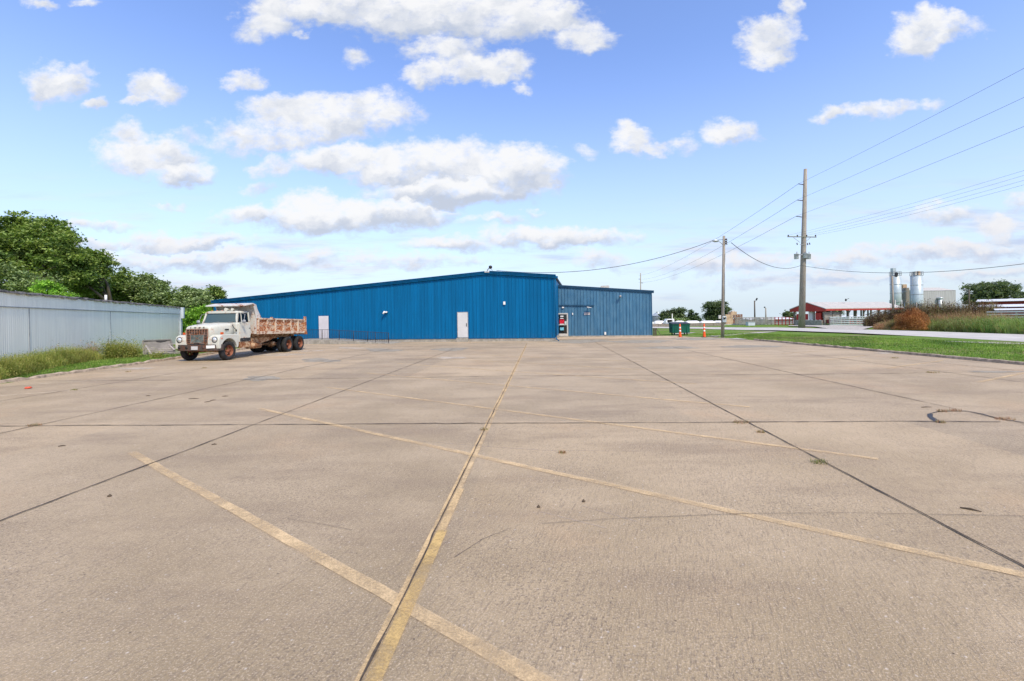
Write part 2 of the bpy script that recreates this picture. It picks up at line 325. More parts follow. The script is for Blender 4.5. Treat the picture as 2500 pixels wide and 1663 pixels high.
LEAF = {
 'oak': [leaf_mat('leaf_mid', (0.186, 0.278, 0.066)), leaf_mat('leaf_light', (0.307, 0.398, 0.106)), leaf_mat('leaf_dark', (0.080, 0.138, 0.038))],
 'bright': [leaf_mat('leaf_bright', (0.378, 0.645, 0.086)), leaf_mat('leaf_bright2', (0.267, 0.504, 0.077)), leaf_mat('leaf_bright_dark', (0.133, 0.263, 0.038))],
 'far': [leaf_mat('leaf_far', (0.125, 0.178, 0.092)), leaf_mat('leaf_far_light', (0.210, 0.266, 0.125)), leaf_mat('leaf_far_dark', (0.067, 0.100, 0.061))],
 'pale': [leaf_mat('leaf_pale', (0.246, 0.330, 0.139)), leaf_mat('leaf_pale_light', (0.359, 0.447, 0.196)), leaf_mat('leaf_pale_dark', (0.113, 0.166, 0.065))],
 'pine': [leaf_mat('needle', (0.076, 0.127, 0.060), .15), leaf_mat('needle_light', (0.129, 0.195, 0.083), .15), leaf_mat('needle_dark', (0.038, 0.070, 0.036), .1)],
 'weed': [leaf_mat('weed_green', (0.299, 0.357, 0.081)), leaf_mat('weed_yellow', (0.465, 0.432, 0.140)), leaf_mat('weed_dark', (0.136, 0.199, 0.041))],
 'grass': [leaf_mat('blade_green', (0.162, 0.282, 0.043)), leaf_mat('blade_light', (0.270, 0.386, 0.077)), leaf_mat('blade_dark', (0.085, 0.165, 0.031))],
 'tall': [leaf_mat('tall_green', (0.180, 0.318, 0.082)), leaf_mat('tall_light', (0.358, 0.469, 0.164)), leaf_mat('tall_dark', (0.084, 0.167, 0.055))],
 'brown': [leaf_mat('seed_brown', (0.162, 0.087, 0.053), .15), leaf_mat('seed_dark', (0.086, 0.060, 0.035), .1), leaf_mat('stem_olive', (0.267, 0.242, 0.096), .2)],
 'straw': [leaf_mat('straw', (0.456, 0.310, 0.175), .3), leaf_mat('straw_pink', (0.481, 0.276, 0.186), .3), leaf_mat('straw_green', (0.228, 0.241, 0.098), .3)],
 'rust': [leaf_mat('rust_bush', (0.476, 0.204, 0.071), .2), leaf_mat('rust_bush_light', (0.565, 0.290, 0.111), .2), leaf_mat('rust_bush_dark', (0.237, 0.078, 0.028), .2)],
}
# ------------------------------------------------------------------ objects and meshes
def props(o, label=None, cat=None, group=None, kind=None):
    if label: o['label'] = label
    if cat: o['category'] = cat
    if group: o['group'] = group
    if kind: o['kind'] = kind
    return o
def empty(name, loc=(0, 0, 0), rz=0.0, label=None, cat=None, group=None, rot=None):
    o = bpy.data.objects.new(name, None); COL.objects.link(o); o.location = loc; o.rotation_euler = rot or (0, 0, rz)
    o.empty_display_size = .3
    return props(o, label, cat, group)
class MB:
    def __init__(s): s.v = []; s.f = []; s.m = []; s.sm = []
    def add(s, vs, fs, mi=0, smooth=False):
        k = len(s.v); s.v += [tuple(p) for p in vs]; s.f += [tuple(i + k for i in f) for f in fs]
        s.m += [mi] * len(fs); s.sm += [smooth] * len(fs); return s
    def box(s, x0, x1, y0, y1, z0, z1, mi=0):
        vs = [(x, y, z) for x in (x0, x1) for y in (y0, y1) for z in (z0, z1)]
        return s.add(vs, [(0, 1, 3, 2), (4, 6, 7, 5), (0, 4, 5, 1), (2, 3, 7, 6), (0, 2, 6, 4), (1, 5, 7, 3)], mi)
    def prism(s, pts, axis, a, b, mi=0, smooth=False):
        """2-D outline extruded along axis: 'x': pts (y,z); 'y': pts (x,z); 'z': pts (x,y)"""
        def mk(p, t): return (t, p[0], p[1]) if axis == 'x' else (p[0], t, p[1]) if axis == 'y' else (p[0], p[1], t)
        n = len(pts); vs = [mk(p, a) for p in pts] + [mk(p, b) for p in pts]
        s.add(vs, [tuple(range(n)), tuple(range(2 * n - 1, n - 1, -1))], mi)
        k = len(s.v) - 2 * n
        for i in range(n):
            j = (i + 1) % n; s.f.append((k + i, k + n + i, k + n + j, k + j)); s.m.append(mi); s.sm.append(smooth)
        return s
    def tube(s, pts, r, n=8, mi=0, caps=True, smooth=True):
        pts = [Vector(p) for p in pts]; rs = r if isinstance(r, (list, tuple)) else [r] * len(pts)
        vs = []; up = None
        for i, p in enumerate(pts):
            d = (pts[min(i + 1, len(pts) - 1)] - pts[max(i - 1, 0)]).normalized()
            if up is None: up = Vector((0, 0, 1)) if abs(d.z) < .9 else Vector((1, 0, 0))
            a = d.cross(up).normalized(); b = a.cross(d).normalized(); up = b
            for k in range(n):
                t = 2 * math.pi * k / n; vs.append(p + a * math.cos(t) * rs[i] + b * math.sin(t) * rs[i])
        fs = [(i * n + k, i * n + (k + 1) % n, (i + 1) * n + (k + 1) % n, (i + 1) * n + k) for i in range(len(pts) - 1) for k in range(n)]
        s.add(vs, fs, mi, smooth)
        if caps:
            k0 = len(s.v) - len(vs)
            s.f.append(tuple(k0 + k for k in range(n))[::-1]); s.f.append(tuple(k0 + (len(pts) - 1) * n + k for k in range(n))); s.m += [mi] * 2; s.sm += [False] * 2
        return s
    def lathe(s, prof, c, axis='z', n=24, mi=0, smooth=True):
        """prof: list of (radius, height) around the axis through c"""
        vs = []
        for (r, h) in prof:
            for k in range(n):
                t = 2 * math.pi * k / n; a, b = r * math.cos(t), r * math.sin(t)
                vs.append({'z': (c[0] + a, c[1] + b, c[2] + h), 'y': (c[0] + a, c[1] + h, c[2] + b), 'x': (c[0] + h, c[1] + a, c[2] + b)}[axis])
        fs = [(i * n + k, i * n + (k + 1) % n, (i + 1) * n + (k + 1) % n, (i + 1) * n + k) for i in range(len(prof) - 1) for k in range(n)]
        s.add(vs, fs, mi, smooth); return s
    def obar(s, p0, p1, w, h, mi=0):
        """rectangular bar from p0 to p1, w wide (horizontal), h high"""
        p0, p1 = Vector(p0), Vector(p1); d = (p1 - p0).normalized()
        up = Vector((0, 0, 1)) if abs(d.z) < .95 else Vector((0, 1, 0))
        a = d.cross(up).normalized() * w / 2; b = a.cross(d).normalized() * h / 2
        vs = [p + sx * a + sz * b for p in (p0, p1) for sx in (-1, 1) for sz in (-1, 1)]
        return s.add(vs, [(0, 1, 3, 2), (4, 6, 7, 5), (0, 4, 5, 1), (2, 3, 7, 6), (0, 2, 6, 4), (1, 5, 7, 3)], mi)
    def build(s, name, mat, parent=None, bevel=0.0, loc=None):
        me = bpy.data.meshes.new(name); me.from_pydata(s.v, [], s.f); me.update()
        for mm in (mat if isinstance(mat, (list, tuple)) else [mat]): me.materials.append(mm)
        me.polygons.foreach_set('material_index', s.m); me.polygons.foreach_set('use_smooth', s.sm)
        o = bpy.data.objects.new(name, me); COL.objects.link(o)
        if parent: o.parent = parent
        if loc: o.location = loc
        if bevel:
            md = o.modifiers.new('bevel', 'BEVEL'); md.width = bevel; md.segments = 2; md.limit_method = 'ANGLE'; md.angle_limit = R(40)
        return o
def fast_mesh(name, V, F4, mats, midx=None, parent=None):
    """V (n,3) array; F4 (m,k) array of k-gons"""
    me = bpy.data.meshes.new(name); n, m, k = len(V), len(F4), F4.shape[1]
    me.vertices.add(n); me.vertices.foreach_set('co', V.astype(np.float32).ravel())
    me.loops.add(m * k); me.loops.foreach_set('vertex_index', F4.astype(np.int32).ravel())
    me.polygons.add(m); me.polygons.foreach_set('loop_start', np.arange(0, m * k, k, dtype=np.int32))
    for mt in mats: me.materials.append(mt)
    if midx is not None: me.polygons.foreach_set('material_index', midx.astype(np.int32))
    me.update(calc_edges=True); me.validate()
    o = bpy.data.objects.new(name, me); COL.objects.link(o)
    if parent: o.parent = parent
    return o
def copy_tree(o, parent=None):
    c = o.copy(); COL.objects.link(c); c.parent = parent
    for ch in list(o.children): copy_tree(ch, c)
    return c
def text_mesh(name, body, size, mat, parent, loc, rot, spacing=1.0, depth=.004):
    cu = bpy.data.curves.new(name, 'FONT'); cu.body = body; cu.size = size; cu.extrude = depth; cu.align_x = 'CENTER'; cu.align_y = 'CENTER'; cu.space_character = spacing
    t = bpy.data.objects.new(name, cu); COL.objects.link(t)
    dg = bpy.context.evaluated_depsgraph_get(); me = bpy.data.meshes.new_from_object(t.evaluated_get(dg))
    me.materials.clear(); me.materials.append(mat)
    o = bpy.data.objects.new(name, me); COL.objects.link(o); o.parent = parent; o.location = loc; o.rotation_euler = rot
    bpy.data.objects.remove(t); return o

# ================================================================== SETTING
def XL(y): return -16.83 - .079 * y
def XR(y): return 19.45 - .0325 * y
def sstep(a, b, x): t = np.clip((x - a) / (b - a), 0, 1); return t * t * (3 - 2 * t)
def ground_z(x, y):
    x = np.asarray(x, float); y = np.asarray(y, float)
    z = np.full(np.broadcast(x, y).shape, -.05)
    left = sstep(0.05, .12, XL(y) - x); right = sstep(0.05, .12, x - XR(y)); far = sstep(40.6, 41.0, y) * (x > 13)
    zl = .07 + .10 * sstep(.3, 1.6, XL(y) - x) * sstep(34, 16, y) - .05 * sstep(28, 34, y)
    zr = .07 + .03 * sstep(.3, 2, x - XR(y)) - .10 * sstep(20, 27, x - 0 * y + 0.0 * y) * 0
    zr = zr * sstep(40, 34, y)
    z = np.where(left > 0, -.05 + (zl + .05) * left, z)
    z = np.where((right > 0), -.05 + (zr + .05) * right, z)
    z = np.where((far > 0) & (right <= 0), -.05 + .05 * far, z)
    d = np.hypot(x, y)
    drop = np.maximum(d - 82, 0); z = z - np.where(d > 82, .0235 * drop * sstep(82, 130, d) + 0, 0)
    z = z - .9 * sstep(78, 84, y) * sstep(5, 12, x) * sstep(52, 44, x)      # yard behind the retaining wall lies lower
    return z
xs = np.unique(np.round(np.concatenate([np.linspace(-4000, -300, 14), np.linspace(-300, -60, 22), np.linspace(-60, -24, 19), np.linspace(-24, -16, 41), np.linspace(-16, 16, 9), np.linspace(16, 24, 41), np.linspace(24, 70, 24), np.linspace(70, 300, 22), np.linspace(300, 4000, 14)]), 3))
ys = np.unique(np.round(np.concatenate([np.linspace(-1500, -60, 8), np.linspace(-60, 0, 7), np.linspace(0, 48, 49), np.array([40.6, 40.8]), np.linspace(48, 110, 32), np.linspace(110, 400, 20), np.linspace(400, 4000, 14)]), 3))
gx, gy = np.meshgrid(xs, ys); gz = ground_z(gx, gy)
nx, ny = len(xs), len(ys); idx = np.arange(nx * ny).reshape(ny, nx)
Fq = np.stack([idx[:-1, :-1], idx[:-1, 1:], idx[1:, 1:], idx[1:, :-1]], -1).reshape(-1, 4)
props(fast_mesh('ground', np.stack([gx, gy, gz], -1).reshape(-1, 3), Fq, [MT['turf']]), kind='structure')

# parking lot slab
mb = MB(); ysl = [-14, -8, 0, 8, 16, 24, 32, 36, 40.8]
pts = [(XL(y), y) for y in ysl] + [(XL(40.8), 47), (13.0, 47), (13.0, 42.3), (15.5, 41.2), (17.0, 40.2), (17.9, 38.5), (18.2, 36.5)] + [(XR(y), y) for y in (35, 28, 20, 10, 0, -14)]
mb.add([(x, y, 0) for x, y in pts], [tuple(range(len(pts)))[::-1]])
props(mb.build('parking_lot', MT['lot']), kind='structure')

def strip(path, widths, z, seed=0, jag=0.0, var=1.0):
    """ribbon along a polyline on the ground; widths = (left, right) or list"""
    rnd = random.Random(seed); P = [Vector((p[0], p[1], 0)) for p in path]
    dense = []
    for a, b in zip(P[:-1], P[1:]):
        n = max(1, int((b - a).length / .22)) if jag else 1
        dense += [a.lerp(b, i / n) for i in range(n)]
    dense.append(P[-1]); vs = []; n = len(dense); off = 0
    for i, p in enumerate(dense):
        d = (dense[min(i + 1, n - 1)] - dense[max(i - 1, 0)]).normalized(); nrm = Vector((-d.y, d.x, 0))
        off = off * .7 + rnd.gauss(0, jag * .35)
        wl = widths[0] * (1 + rnd.uniform(-.6, .8) * (jag > 0) * var); wr = widths[1] * (1 + rnd.uniform(-.6, .8) * (jag > 0) * var)
        vs += [p + nrm * (wl + off) + Vector((0, 0, z)), p - nrm * (wr - off) + Vector((0, 0, z))]
    return vs, [(2 * i, 2 * i + 1, 2 * i + 3, 2 * i + 2) for i in range(n - 1)]
def gl(pxs, z=0): return [G(x, y) for x, y in pxs]
def ext(p, q, t):  # extend from p through q
    return (p[0] + (q[0] - p[0]) * t, p[1] + (q[1] - p[1]) * t)
# joints
jm = MB(); seed = 10
def joint(path, w=.010, jag=.012):
    global seed; seed += 1
    v, f = strip(path, (w, w), .0115, seed, jag); jm.add(v, f)
for a, b, t0, t1 in [((901, 1633), (1287, 838), -.03, 1.0), ((0, 1273), (1061, 870), -.4, 1.25), ((0, 1059), (886, 866), -.3, 1.3), ((0, 980), (306, 931), -.2, 2.0),
                     ((2500, 1386), (1448, 833), -.3, 1.05), ((2500, 1036), (1700, 860), -.3, 1.25), ((2500, 934), (1992, 868), -.3, 1.35), ((2500, 907), (2250, 882), -.3, 1.8)]:
    A, B = G(*a), G(*b); joint([ext(A, B, t0), ext(A, B, .5), ext(A, B, t1)], .0065 if a[0] == 901 else .009 if a[1] > 1200 else .012)
TJ = [[(0, 1041), (1250, 1034), (2190, 1030), (2443, 1031)], [(89, 931), (593, 927.5), (1004, 922), (1300, 917.5), (1951, 915), (2270, 910.6), (2400, 909)],
      [(330, 888), (458, 886), (900, 878), (1265, 875), (1558, 872), (1900, 869.6), (2100, 868)], [(760, 861), (900, 856), (1230, 850), (1558, 847.5), (1900, 846)], ]
for t in TJ: joint(gl(t), .013, .018)
joint(gl([(1324, 1281), (1500, 1268), (1820, 1256), (2060, 1254), (2500, 1262)]), .0022, .006)
joint(gl([(1060, 1033), (1090, 1036), (1150, 1033), (1180, 1036)]), .006, .03)
rc = random.Random(21)
for pth in ([(1108, 1363), (1180, 1318), (1250, 1292)], [(700, 1268), (790, 1282), (860, 1296)]):
    joint(gl(pth), .0016, .012)
props(jm.build('slab_joints', MT['joint']), kind='structure')
sm_ = MB()       # pale scrape marks and dark tyre scuffs
for k, pth in enumerate(([(1320, 1250), (1480, 1290)], [(1000, 1075), (1180, 1090), (1330, 1100), (1560, 1102)], [(1420, 1235), (1560, 1275)])):
    v, f = strip(gl(pth), (.012, .012), .003, 90 + k, .004, .5); sm_.add(v, f)
props(sm_.build('scrape_marks', worn_paint('scrape', (.52, .43, .33), .2)), kind='structure')
tm = MB()
arc = [(2299, 1033), (2286, 1029.5), (2274, 1018), (2270, 1011), (2284, 1006), (2311, 1004), (2362, 1004), (2399, 1011), (2447, 1024), (2500, 1032)]
v, f = strip(gl(arc[:4]), (.035, .035), .006, 5, .02); tm.add(v, f); v, f = strip(gl(arc[3:]), (.016, .016), .006, 6, .02); tm.add(v, f)
props(tm.build('curved_crack', MT['tar']), kind='structure')
# painted lines
def pline(px, w, mat, name='painted_line', z=.0045, t1=1.0):
    A, B = G(*px[0]), G(*px[-1]); v, f = strip([A, ext(A, B, .5), ext(A, B, t1)], (w / 2, w / 2), z, int(px[0][0]), .004, .12)
    props(MB().add(v, f).build(name, mat), kind='structure')
pline([(321, 1105), (960, 1462)], .115, MT['yellow2'], t1=1.75, z=.007)
pline([(633, 998), (2500, 1405)], .11, MT['yellow2'], t1=1.1, z=.007)
for p in ([(799, 946), (2143, 1121)], [(891, 911), (1830, 994)], [(970, 888), (1702, 938)], [(1017, 872), (1623, 906)], [(1150, 866), (1579, 884)]):
    pline(p, .10, MT['yellow2'], z=.007)
for p in ([(0, 967), (235, 950)], [(0, 944), (434, 916)], [(332, 908), (558, 893)], [(1907, 864), (2005, 857)], [(2016, 879), (2114, 868)], [(2165, 899.5), (2304, 880)], [(2389, 933), (2500, 911)]):
    pline(p, .11, MT['white_line'] if p[0][0] < 600 else MT['yellow2'], z=.007)
A, B = G(901, 1633), G(1287, 838)
def side_line(t0, t1, o0, o1, mat, z):
    a, b = Vector(ext(A, B, t0)), Vector(ext(A, B, t1)); d = (b - a).normalized(); n = Vector((d.y, -d.x))
    vs = [(*(a + n * o0), z), (*(a + n * o1), z), (*(b + n * o1), z), (*(b + n * o0), z)]
    props(MB().add(vs, [(0, 1, 2, 3)]).build('painted_line', mat), kind='structure')
side_line(-.05, 1.0, -.048, -.008, MT['yellow'], .0095)
tn = (G(1104, 1195)[1] - A[1]) / (B[1] - A[1])
side_line(-.05, tn * .62, .012, .112, MT['yellow3'], .0095); side_line(tn * .62, tn, .012, .095, MT['yellow'], .0095)
side_line(tn, tn + .12, .012, .07, MT['yellow2'], .0095); side_line(tn + .12, .9, .012, .055, MT['yellow'], .0095)
# patches
def blob(px, py, rx, ry, mat, name, seed, z=.0055, n=40):
    rnd = random.Random(seed); ph = [rnd.uniform(0, 6.28) for _ in range(6)]; vs = []
    for k in range(n):
        t = 2 * math.pi * k / n; rr = 1 + .14 * math.sin(2 * t + ph[0]) + .12 * math.sin(3 * t + ph[1]) + .10 * math.sin(5 * t + ph[2]) + .07 * math.sin(9 * t + ph[3]) + rnd.uniform(-.05, .05)
        g = G(px + rx * rr * math.cos(t), py + ry * rr * math.sin(t)); vs.append((g[0], g[1], z))
    props(MB().add(vs, [tuple(range(n))[::-1]]).build(name, mat), kind='structure')
for i, (a, b_, c, d) in enumerate([(637, 924, 44, 5.5), (782, 880, 46, 4.5), (935, 855, 40, 4.2), (1099, 853, 44, 3.8), (1412, 833.5, 66, 4.2), (1560, 834, 78, 3.4), (1632, 849, 64, 3.4), (1833, 846, 84, 2.6), (1700, 827.5, 70, 2.6), (2430, 908, 60, 2.5)]):
    blob(a, b_, c, d, MT['patch'], 'asphalt_patch', 30 + i)
for i, (a, b_, c, d) in enumerate([(665, 866, 70, 3.5), (740, 857, 50, 2.2), (860, 850, 40, 2), (2170, 862, 36, 1.6), (330, 900, 40, 2.4), (1100, 874, 34, 3.0)]):
    blob(a, b_, c, d, MT['pale_patch'], 'concrete_patch', 60 + i, .0065)
# kerbs
def kerb(fn, y0, y1, sgn, seed, rough):
    rnd = random.Random(seed); mb = MB(); n = int((y1 - y0) / .35); rows = []
    for i in range(n + 1):
        y = y0 + (y1 - y0) * i / n; x = fn(y) + rnd.gauss(0, .008 * rough); h = .115 + rnd.gauss(0, .010 * rough); w = .15 + rnd.gauss(0, .012 * rough)
        if rough > 1 and rnd.random() < .10: h *= .7
        rows += [(x, y, -.04), (x + sgn * .012, y, h - .02), (x + sgn * .035, y, h), (x + sgn * w, y, h), (x + sgn * (w + .02), y, -.04)]
    fs = [(5 * i + k, 5 * i + k + 1, 5 * i + k + 6, 5 * i + k + 5) for i in range(n) for k in range(4)]
    mb.add(rows, fs); return props(mb.build('kerb', MT['kerb']), kind='structure')
kerb(XL, -12, 37.5, -1, 1, 1.6); kerb(XR, -12, 34.6, 1, 2, 1.0)
# road east of the lot, drive to the barn, worn gravel
def poly(name, pxs, mat, z, sub=0):
    vs = []
    for x, y in pxs:
        g = G(x, y); vs.append((g[0], g[1], z))
    return props(MB().add(vs, [tuple(range(len(vs)))]).build(name, mat), kind='structure')
near = [(2900, 863), (2700, 850), (2500, 839), (2378, 832), (2256, 825), (2078, 815.5), (1900, 809), (1814, 806.4), (1700, 803.3), (1600, 801.6), (1450, 802)]
farr = [(2900, 838), (2700, 828.5), (2500, 820), (2378, 816), (2256, 811.6), (2078, 806.2), (1900, 801.8), (1814, 800.3), (1700, 799), (1600, 798.6), (1450, 799)]
vs = []
for a, b_ in zip(near, farr):
    g, h = G(*a), G(*b_); vs += [(g[0], g[1], .112 if a[0] > 1850 else .04), (h[0], h[1], .112 if a[0] > 1850 else .04)]
rd = MB().add(vs, [(2 * i, 2 * i + 2, 2 * i + 3, 2 * i + 1) for i in range(len(near) - 1)])
props(rd.build('road', MT['road']), kind='structure')
poly('gravel_drive', [(1925, 796.2), (2150, 796.2), (2125, 802), (2100, 808.5), (2030, 806), (2010, 803), (1990, 799.6), (1925, 797.6)], MT['gravel'], .118)
for pp in ([(1728, 821.5), (1760, 818.5), (1800, 815), (1850, 811.5), (1900, 809.5), (1870, 813), (1820, 816.5), (1790, 819.5), (1750, 822.5)], [(1640, 815), (1700, 812), (1690, 814), (1650, 817)], [(2300, 837), (2420, 840), (2500, 843.5), (2500, 846), (2400, 843), (2330, 839.5)], [(1800, 826), (1830, 828.5), (1815, 830), (1775, 828)]):
    poly('gravel_patch', [(x, y) for x, y in pp][::-1], MT['gravel'], .125 if pp[0][0] > 2000 else .03)
poly('apron', [(1352, 829.5), (1370, 823.2), (1650, 820), (1690, 823.6), (1655, 826.2), (1450, 828)][::-1], MT['apron'], .012)

# ================================================================== BUILDINGS
S_W = .155; WROT = math.atan(-S_W); CW, SW = math.cos(WROT), math.sin(WROT)
def wall_hit(px, py, Y0):
    """pixel -> (distance along wall from X=0, z) on the vertical plane Y = Y0 - S_W X"""
    x, y, z = ray(px, py); t = Y0 / (y + S_W * x); return (x * t / CW, EYE + z * t)
PROF = [(0, 0), (.035, .048), (.055, .048), (.095, 0), (.135, 0), (.142, .007), (.158, .007), (.165, 0), (.218, 0), (.225, .007), (.241, .007), (.248, 0)]
def corrugated(mb, x0, x1, zb, ztop, pitch=.305, prof=PROF, y=0.0, holes=(), extra=()):
    xs_ = []
    k = math.floor(x0 / pitch)
    while k * pitch < x1:
        for t, d in prof:
            x = k * pitch + t * pitch / .305
            if x0 < x < x1: xs_.append((x, d))
        k += 1
    xs_ = [(x0, 0)] + xs_ + [(x1, 0)]
    vs = []
    for x, d in xs_: vs += [(x, y - d, zb), (x, y - d, ztop(x))]
    mb.add(vs, [(2 * i, 2 * i + 2, 2 * i + 3, 2 * i + 1) for i in range(len(xs_) - 1)])
# ---- main blue building (local frame: x along wall to the right, y back)
Y0 = 38.16
def WH(px, py): return wall_hit(px, py, Y0)
bl = empty('metal_building', (0, Y0, 0), WROT, 'large bright blue ribbed metal building with a low gable roof and two white doors', 'building')
xr, _ = WH(1353, 700); xrd, zrd = WH(1194, 664); xl, zl_ = WH(523, 735); _, zr_ = WH(1356, 672)
zpk = WH(1194, 661.5)[1]; zrt = WH(1357, 670.5)[1]; zlf = WH(518, 733.5)[1]
SLR = (zpk - zrt) / (WH(1357, 670)[0] - xrd); SLL = (zpk - zlf) / (xrd - WH(518, 733)[0])
def zroof(x): return zpk - (SLR * (x - xrd) if x > xrd else SLL * (xrd - x))
SB = .28
mb = MB(); n_seg = 2
corrugated(mb, xl, xrd, SB, lambda x: zroof(x) - .2); corrugated(mb, xrd, xr, SB, lambda x: zroof(x) - .2)
mb.build('wall', MT['blue'], bl)
mb = MB(); mb.box(xl + .02, xr - .02, .04, 26, SB - .02, 3.2)
mb.prism([(xr - .03, SB), (xr - .03, zroof(xr) - .22), (xrd, zroof(xrd) - .22), (xl + .03, zroof(xl) - .22), (xl + .03, SB)], 'y', .06, 25.9)
mb.build('side_wall', MT['blue'], bl)
mb = MB(); mb.box(xl - .02, xr + .02, -.01, 26, -.3, SB); mb.box(WH(1117, 826)[0], WH(1144, 826)[0], -.34, -.01, -.1, SB + .04); mb.build('foundation', MT['found'], bl)
# roof skin
mb = MB(); ov = .12
mb.add([(xl - .2, -ov, zroof(xl - .2) - .03), (xrd, -ov, zpk - .03), (xrd, 26, zpk - .03), (xl - .2, 26, zroof(xl - .2) - .03), (xr + .12, -ov, zroof(xr + .12) - .03), (xr + .12, 26, zroof(xr + .12) - .03)], [(0, 1, 2, 3), (1, 4, 5, 2)]); mb.build('roof', MT['roof'], bl)
mb = MB()
for a, b_ in ((xl - .22, xrd), (xrd, xr + .14)):
    for y0, y1, t0, t1 in ((-.14, .03, 0.0, -.17), (-.19, -.14, -.0, -.05), (-.10, .03, -.172, -.27), (-.155, -.10, -.225, -.275)):
        za, zb = zroof(a), zroof(b_)
        mb.add([(a, y, za + t) for y in (y0, y1) for t in (t1, t0)] + [(b_, y, zb + t) for y in (y0, y1) for t in (t1, t0)], [(0, 1, 3, 2), (4, 6, 7, 5), (0, 4, 5, 1), (2, 3, 7, 6), (0, 2, 6, 4), (1, 5, 7, 3)])
mb.build('gable_trim', MT['bluetrim'], bl)
mb = MB(); mb.box(xr - .06, xr + .035, -.05, .06, SB, zroof(xr) - .28); mb.box(xl - .03, xl + .05, -.05, .06, SB, zroof(xl) - .28); mb.box(xl, xr, -.045, 0, SB - .03, SB + .02); mb.build('corner_trim', MT['bluetrim'], bl)
mb = MB(); mb.tube([(xr + .10, -.02, zroof(xr) - .3), (xr + .10, -.02, .32)], .05, 8); mb.tube([(xr + .10, -.02, .34), (xr + .12, -.08, .16), (xr + .34, -.22, .05)], .05, 8); mb.box(xr + .02, xr + .3, -.1, .3, zroof(xr) - .30, zroof(xr) - .14)
mb.build('downspout', MT['bluetrim'], bl)
def man_door(px0, px1, pyt, pyb, mat, parent, knob=True, lbl=None):
    x0, zt = WH(px0, pyt); x1, zb = WH(px1, pyb)
    d = MB().box(x0, x1, -.075, -.03, zb, zt).build('door', mat, parent, .006)
    if lbl: d['label'] = lbl
    MB().box(x0 - .05, x0 - .005, -.06, -.0, zb, zt + .05).box(x1 + .005, x1 + .05, -.06, -.0, zb, zt + .05).box(x0 - .005, x1 + .005, -.06, -.0, zt + .005, zt + .05).box(x0 - .02, x1 + .02, -.09, -.02, zb - .04, zb - .003).build('door_frame', MT['bluetrim'] if not knob else MT['steel'], parent)
    if knob:
        MB().tube([(x1 - .09, -.075, zb + 1.0), (x1 - .09, -.13, zb + 1.0)], .03, 10).box(x1 - .12, x1 - .06, -.085, -.075, zb + .92, zb + 1.2).build('handle', MT['black'], d)
    return d
man_door(1117.5, 1142.5, 763.5, 823.5, MT['door'], bl, True, 'pale grey-white steel door with a dark handle on its right edge')
man_door(779, 803.5, 771.8, 827.3, MT['door2'], bl, False, 'plain lilac-white door without a handle above the ramp')
x0, z0 = WH(1229.7, 743.5); x1, z1 = WH(1233.5, 737)
MB().box(x0 - .02, x1 + .02, -.12, -.03, z0 - .02, z1 + .02).build('wall_lamp', MT['white'], bl, .01)
x0, z0 = WH(944.5, 763)
MB().tube([(x0 - .12, -.03, z0), (x0 - .12, -.28, z0 + .05), (x0 - .20, -.34, z0 - .12)], .075, 10).tube([(x0 + .02, -.03, z0 + .02), (x0 + .06, -.3, z0 + .03)], .07, 10).build('vent_elbow', MT['white'], bl)
x0, z0 = WH(1184.5, 665.8); x1, z1 = WH(1195.5, 661.8); sg = MB().box(x0, x1, -.215, -.195, z0, z1).build('name_plate', MT['white'], bl)
MB().box(x0 + .06, x1 - .06, -.219, -.2155, (z0 + z1) / 2 - .02, (z0 + z1) / 2 + .02).build('lettering', MT['bluetrim'], sg)
# service mast, flood light on the ridge
x0, _ = WH(1193, 660); fl = empty('flood_light', (x0 * CW, Y0 + x0 * SW, zpk), WROT, 'black floodlight and service mast head on the ridge of the bright blue building', 'floodlight')
MB().tube([(-.15, -.05, -.05), (-.05, -.08, .12), (.10, -.1, .25)], .04, 8).tube([(.1, -.1, .25), (.35, -.05, .02)], .02, 6).build('bracket', MT['steel'], fl)
MB().lathe([(.02, -.12), (.13, -.1), (.15, .05), (.02, .1)], (.18, -.12, .30), 'y', 14).build('lamp_head', MT['black'], fl)

# ---- ramp with railing
rp = empty('wheelchair_ramp', (0, Y0, 0), WROT, 'long low concrete ramp with a thin dark railing in front of the lilac-white door', 'ramp')
xa, xb, xc = WH(762, 830)[0], WH(832, 830)[0], WH(985, 838)[0]
yr = -2.3
def rz_(x): return SB + .10 if x < xb else (SB + .10) + (0.02 - SB - .10) * (x - xb) / (xc - xb)
mb = MB(); mb.prism([(xa, -.05), (xa, SB + .10), (xb, SB + .10), (xc, .02), (xc, -.05)], 'y', yr, -.36); mb.build('slab', MT['found'], rp, .01)
rl = MB(); bal = MB()
for t in [i for i in range(7)]:
    x = xa + .15 + (xc - xa - .5) * [0, .27, .46, .62, .77, .86, 1][t] if t else xa + .1
    rl.tube([(x, yr + .05, rz_(x)), (x, yr + .05, rz_(x) + .86)], .022, 6)
n = 54
for i in range(n):
    x = xa + .1 + (xc - xa - .5) * i / (n - 1); bal.tube([(x, yr + .05, rz_(x) + .10), (x, yr + .05, rz_(x) + .82)], .012, 4, caps=False)
for h, r_ in ((.84, .018), (.10, .012)):
    rl.tube([(x, yr + .05, rz_(x) + h) for x in (xa + .1, xb, xc - .35)], r_, 6)
ra = rl.build('railing', MT['iron'], rp); bal.build('balusters', MT['iron'], ra)

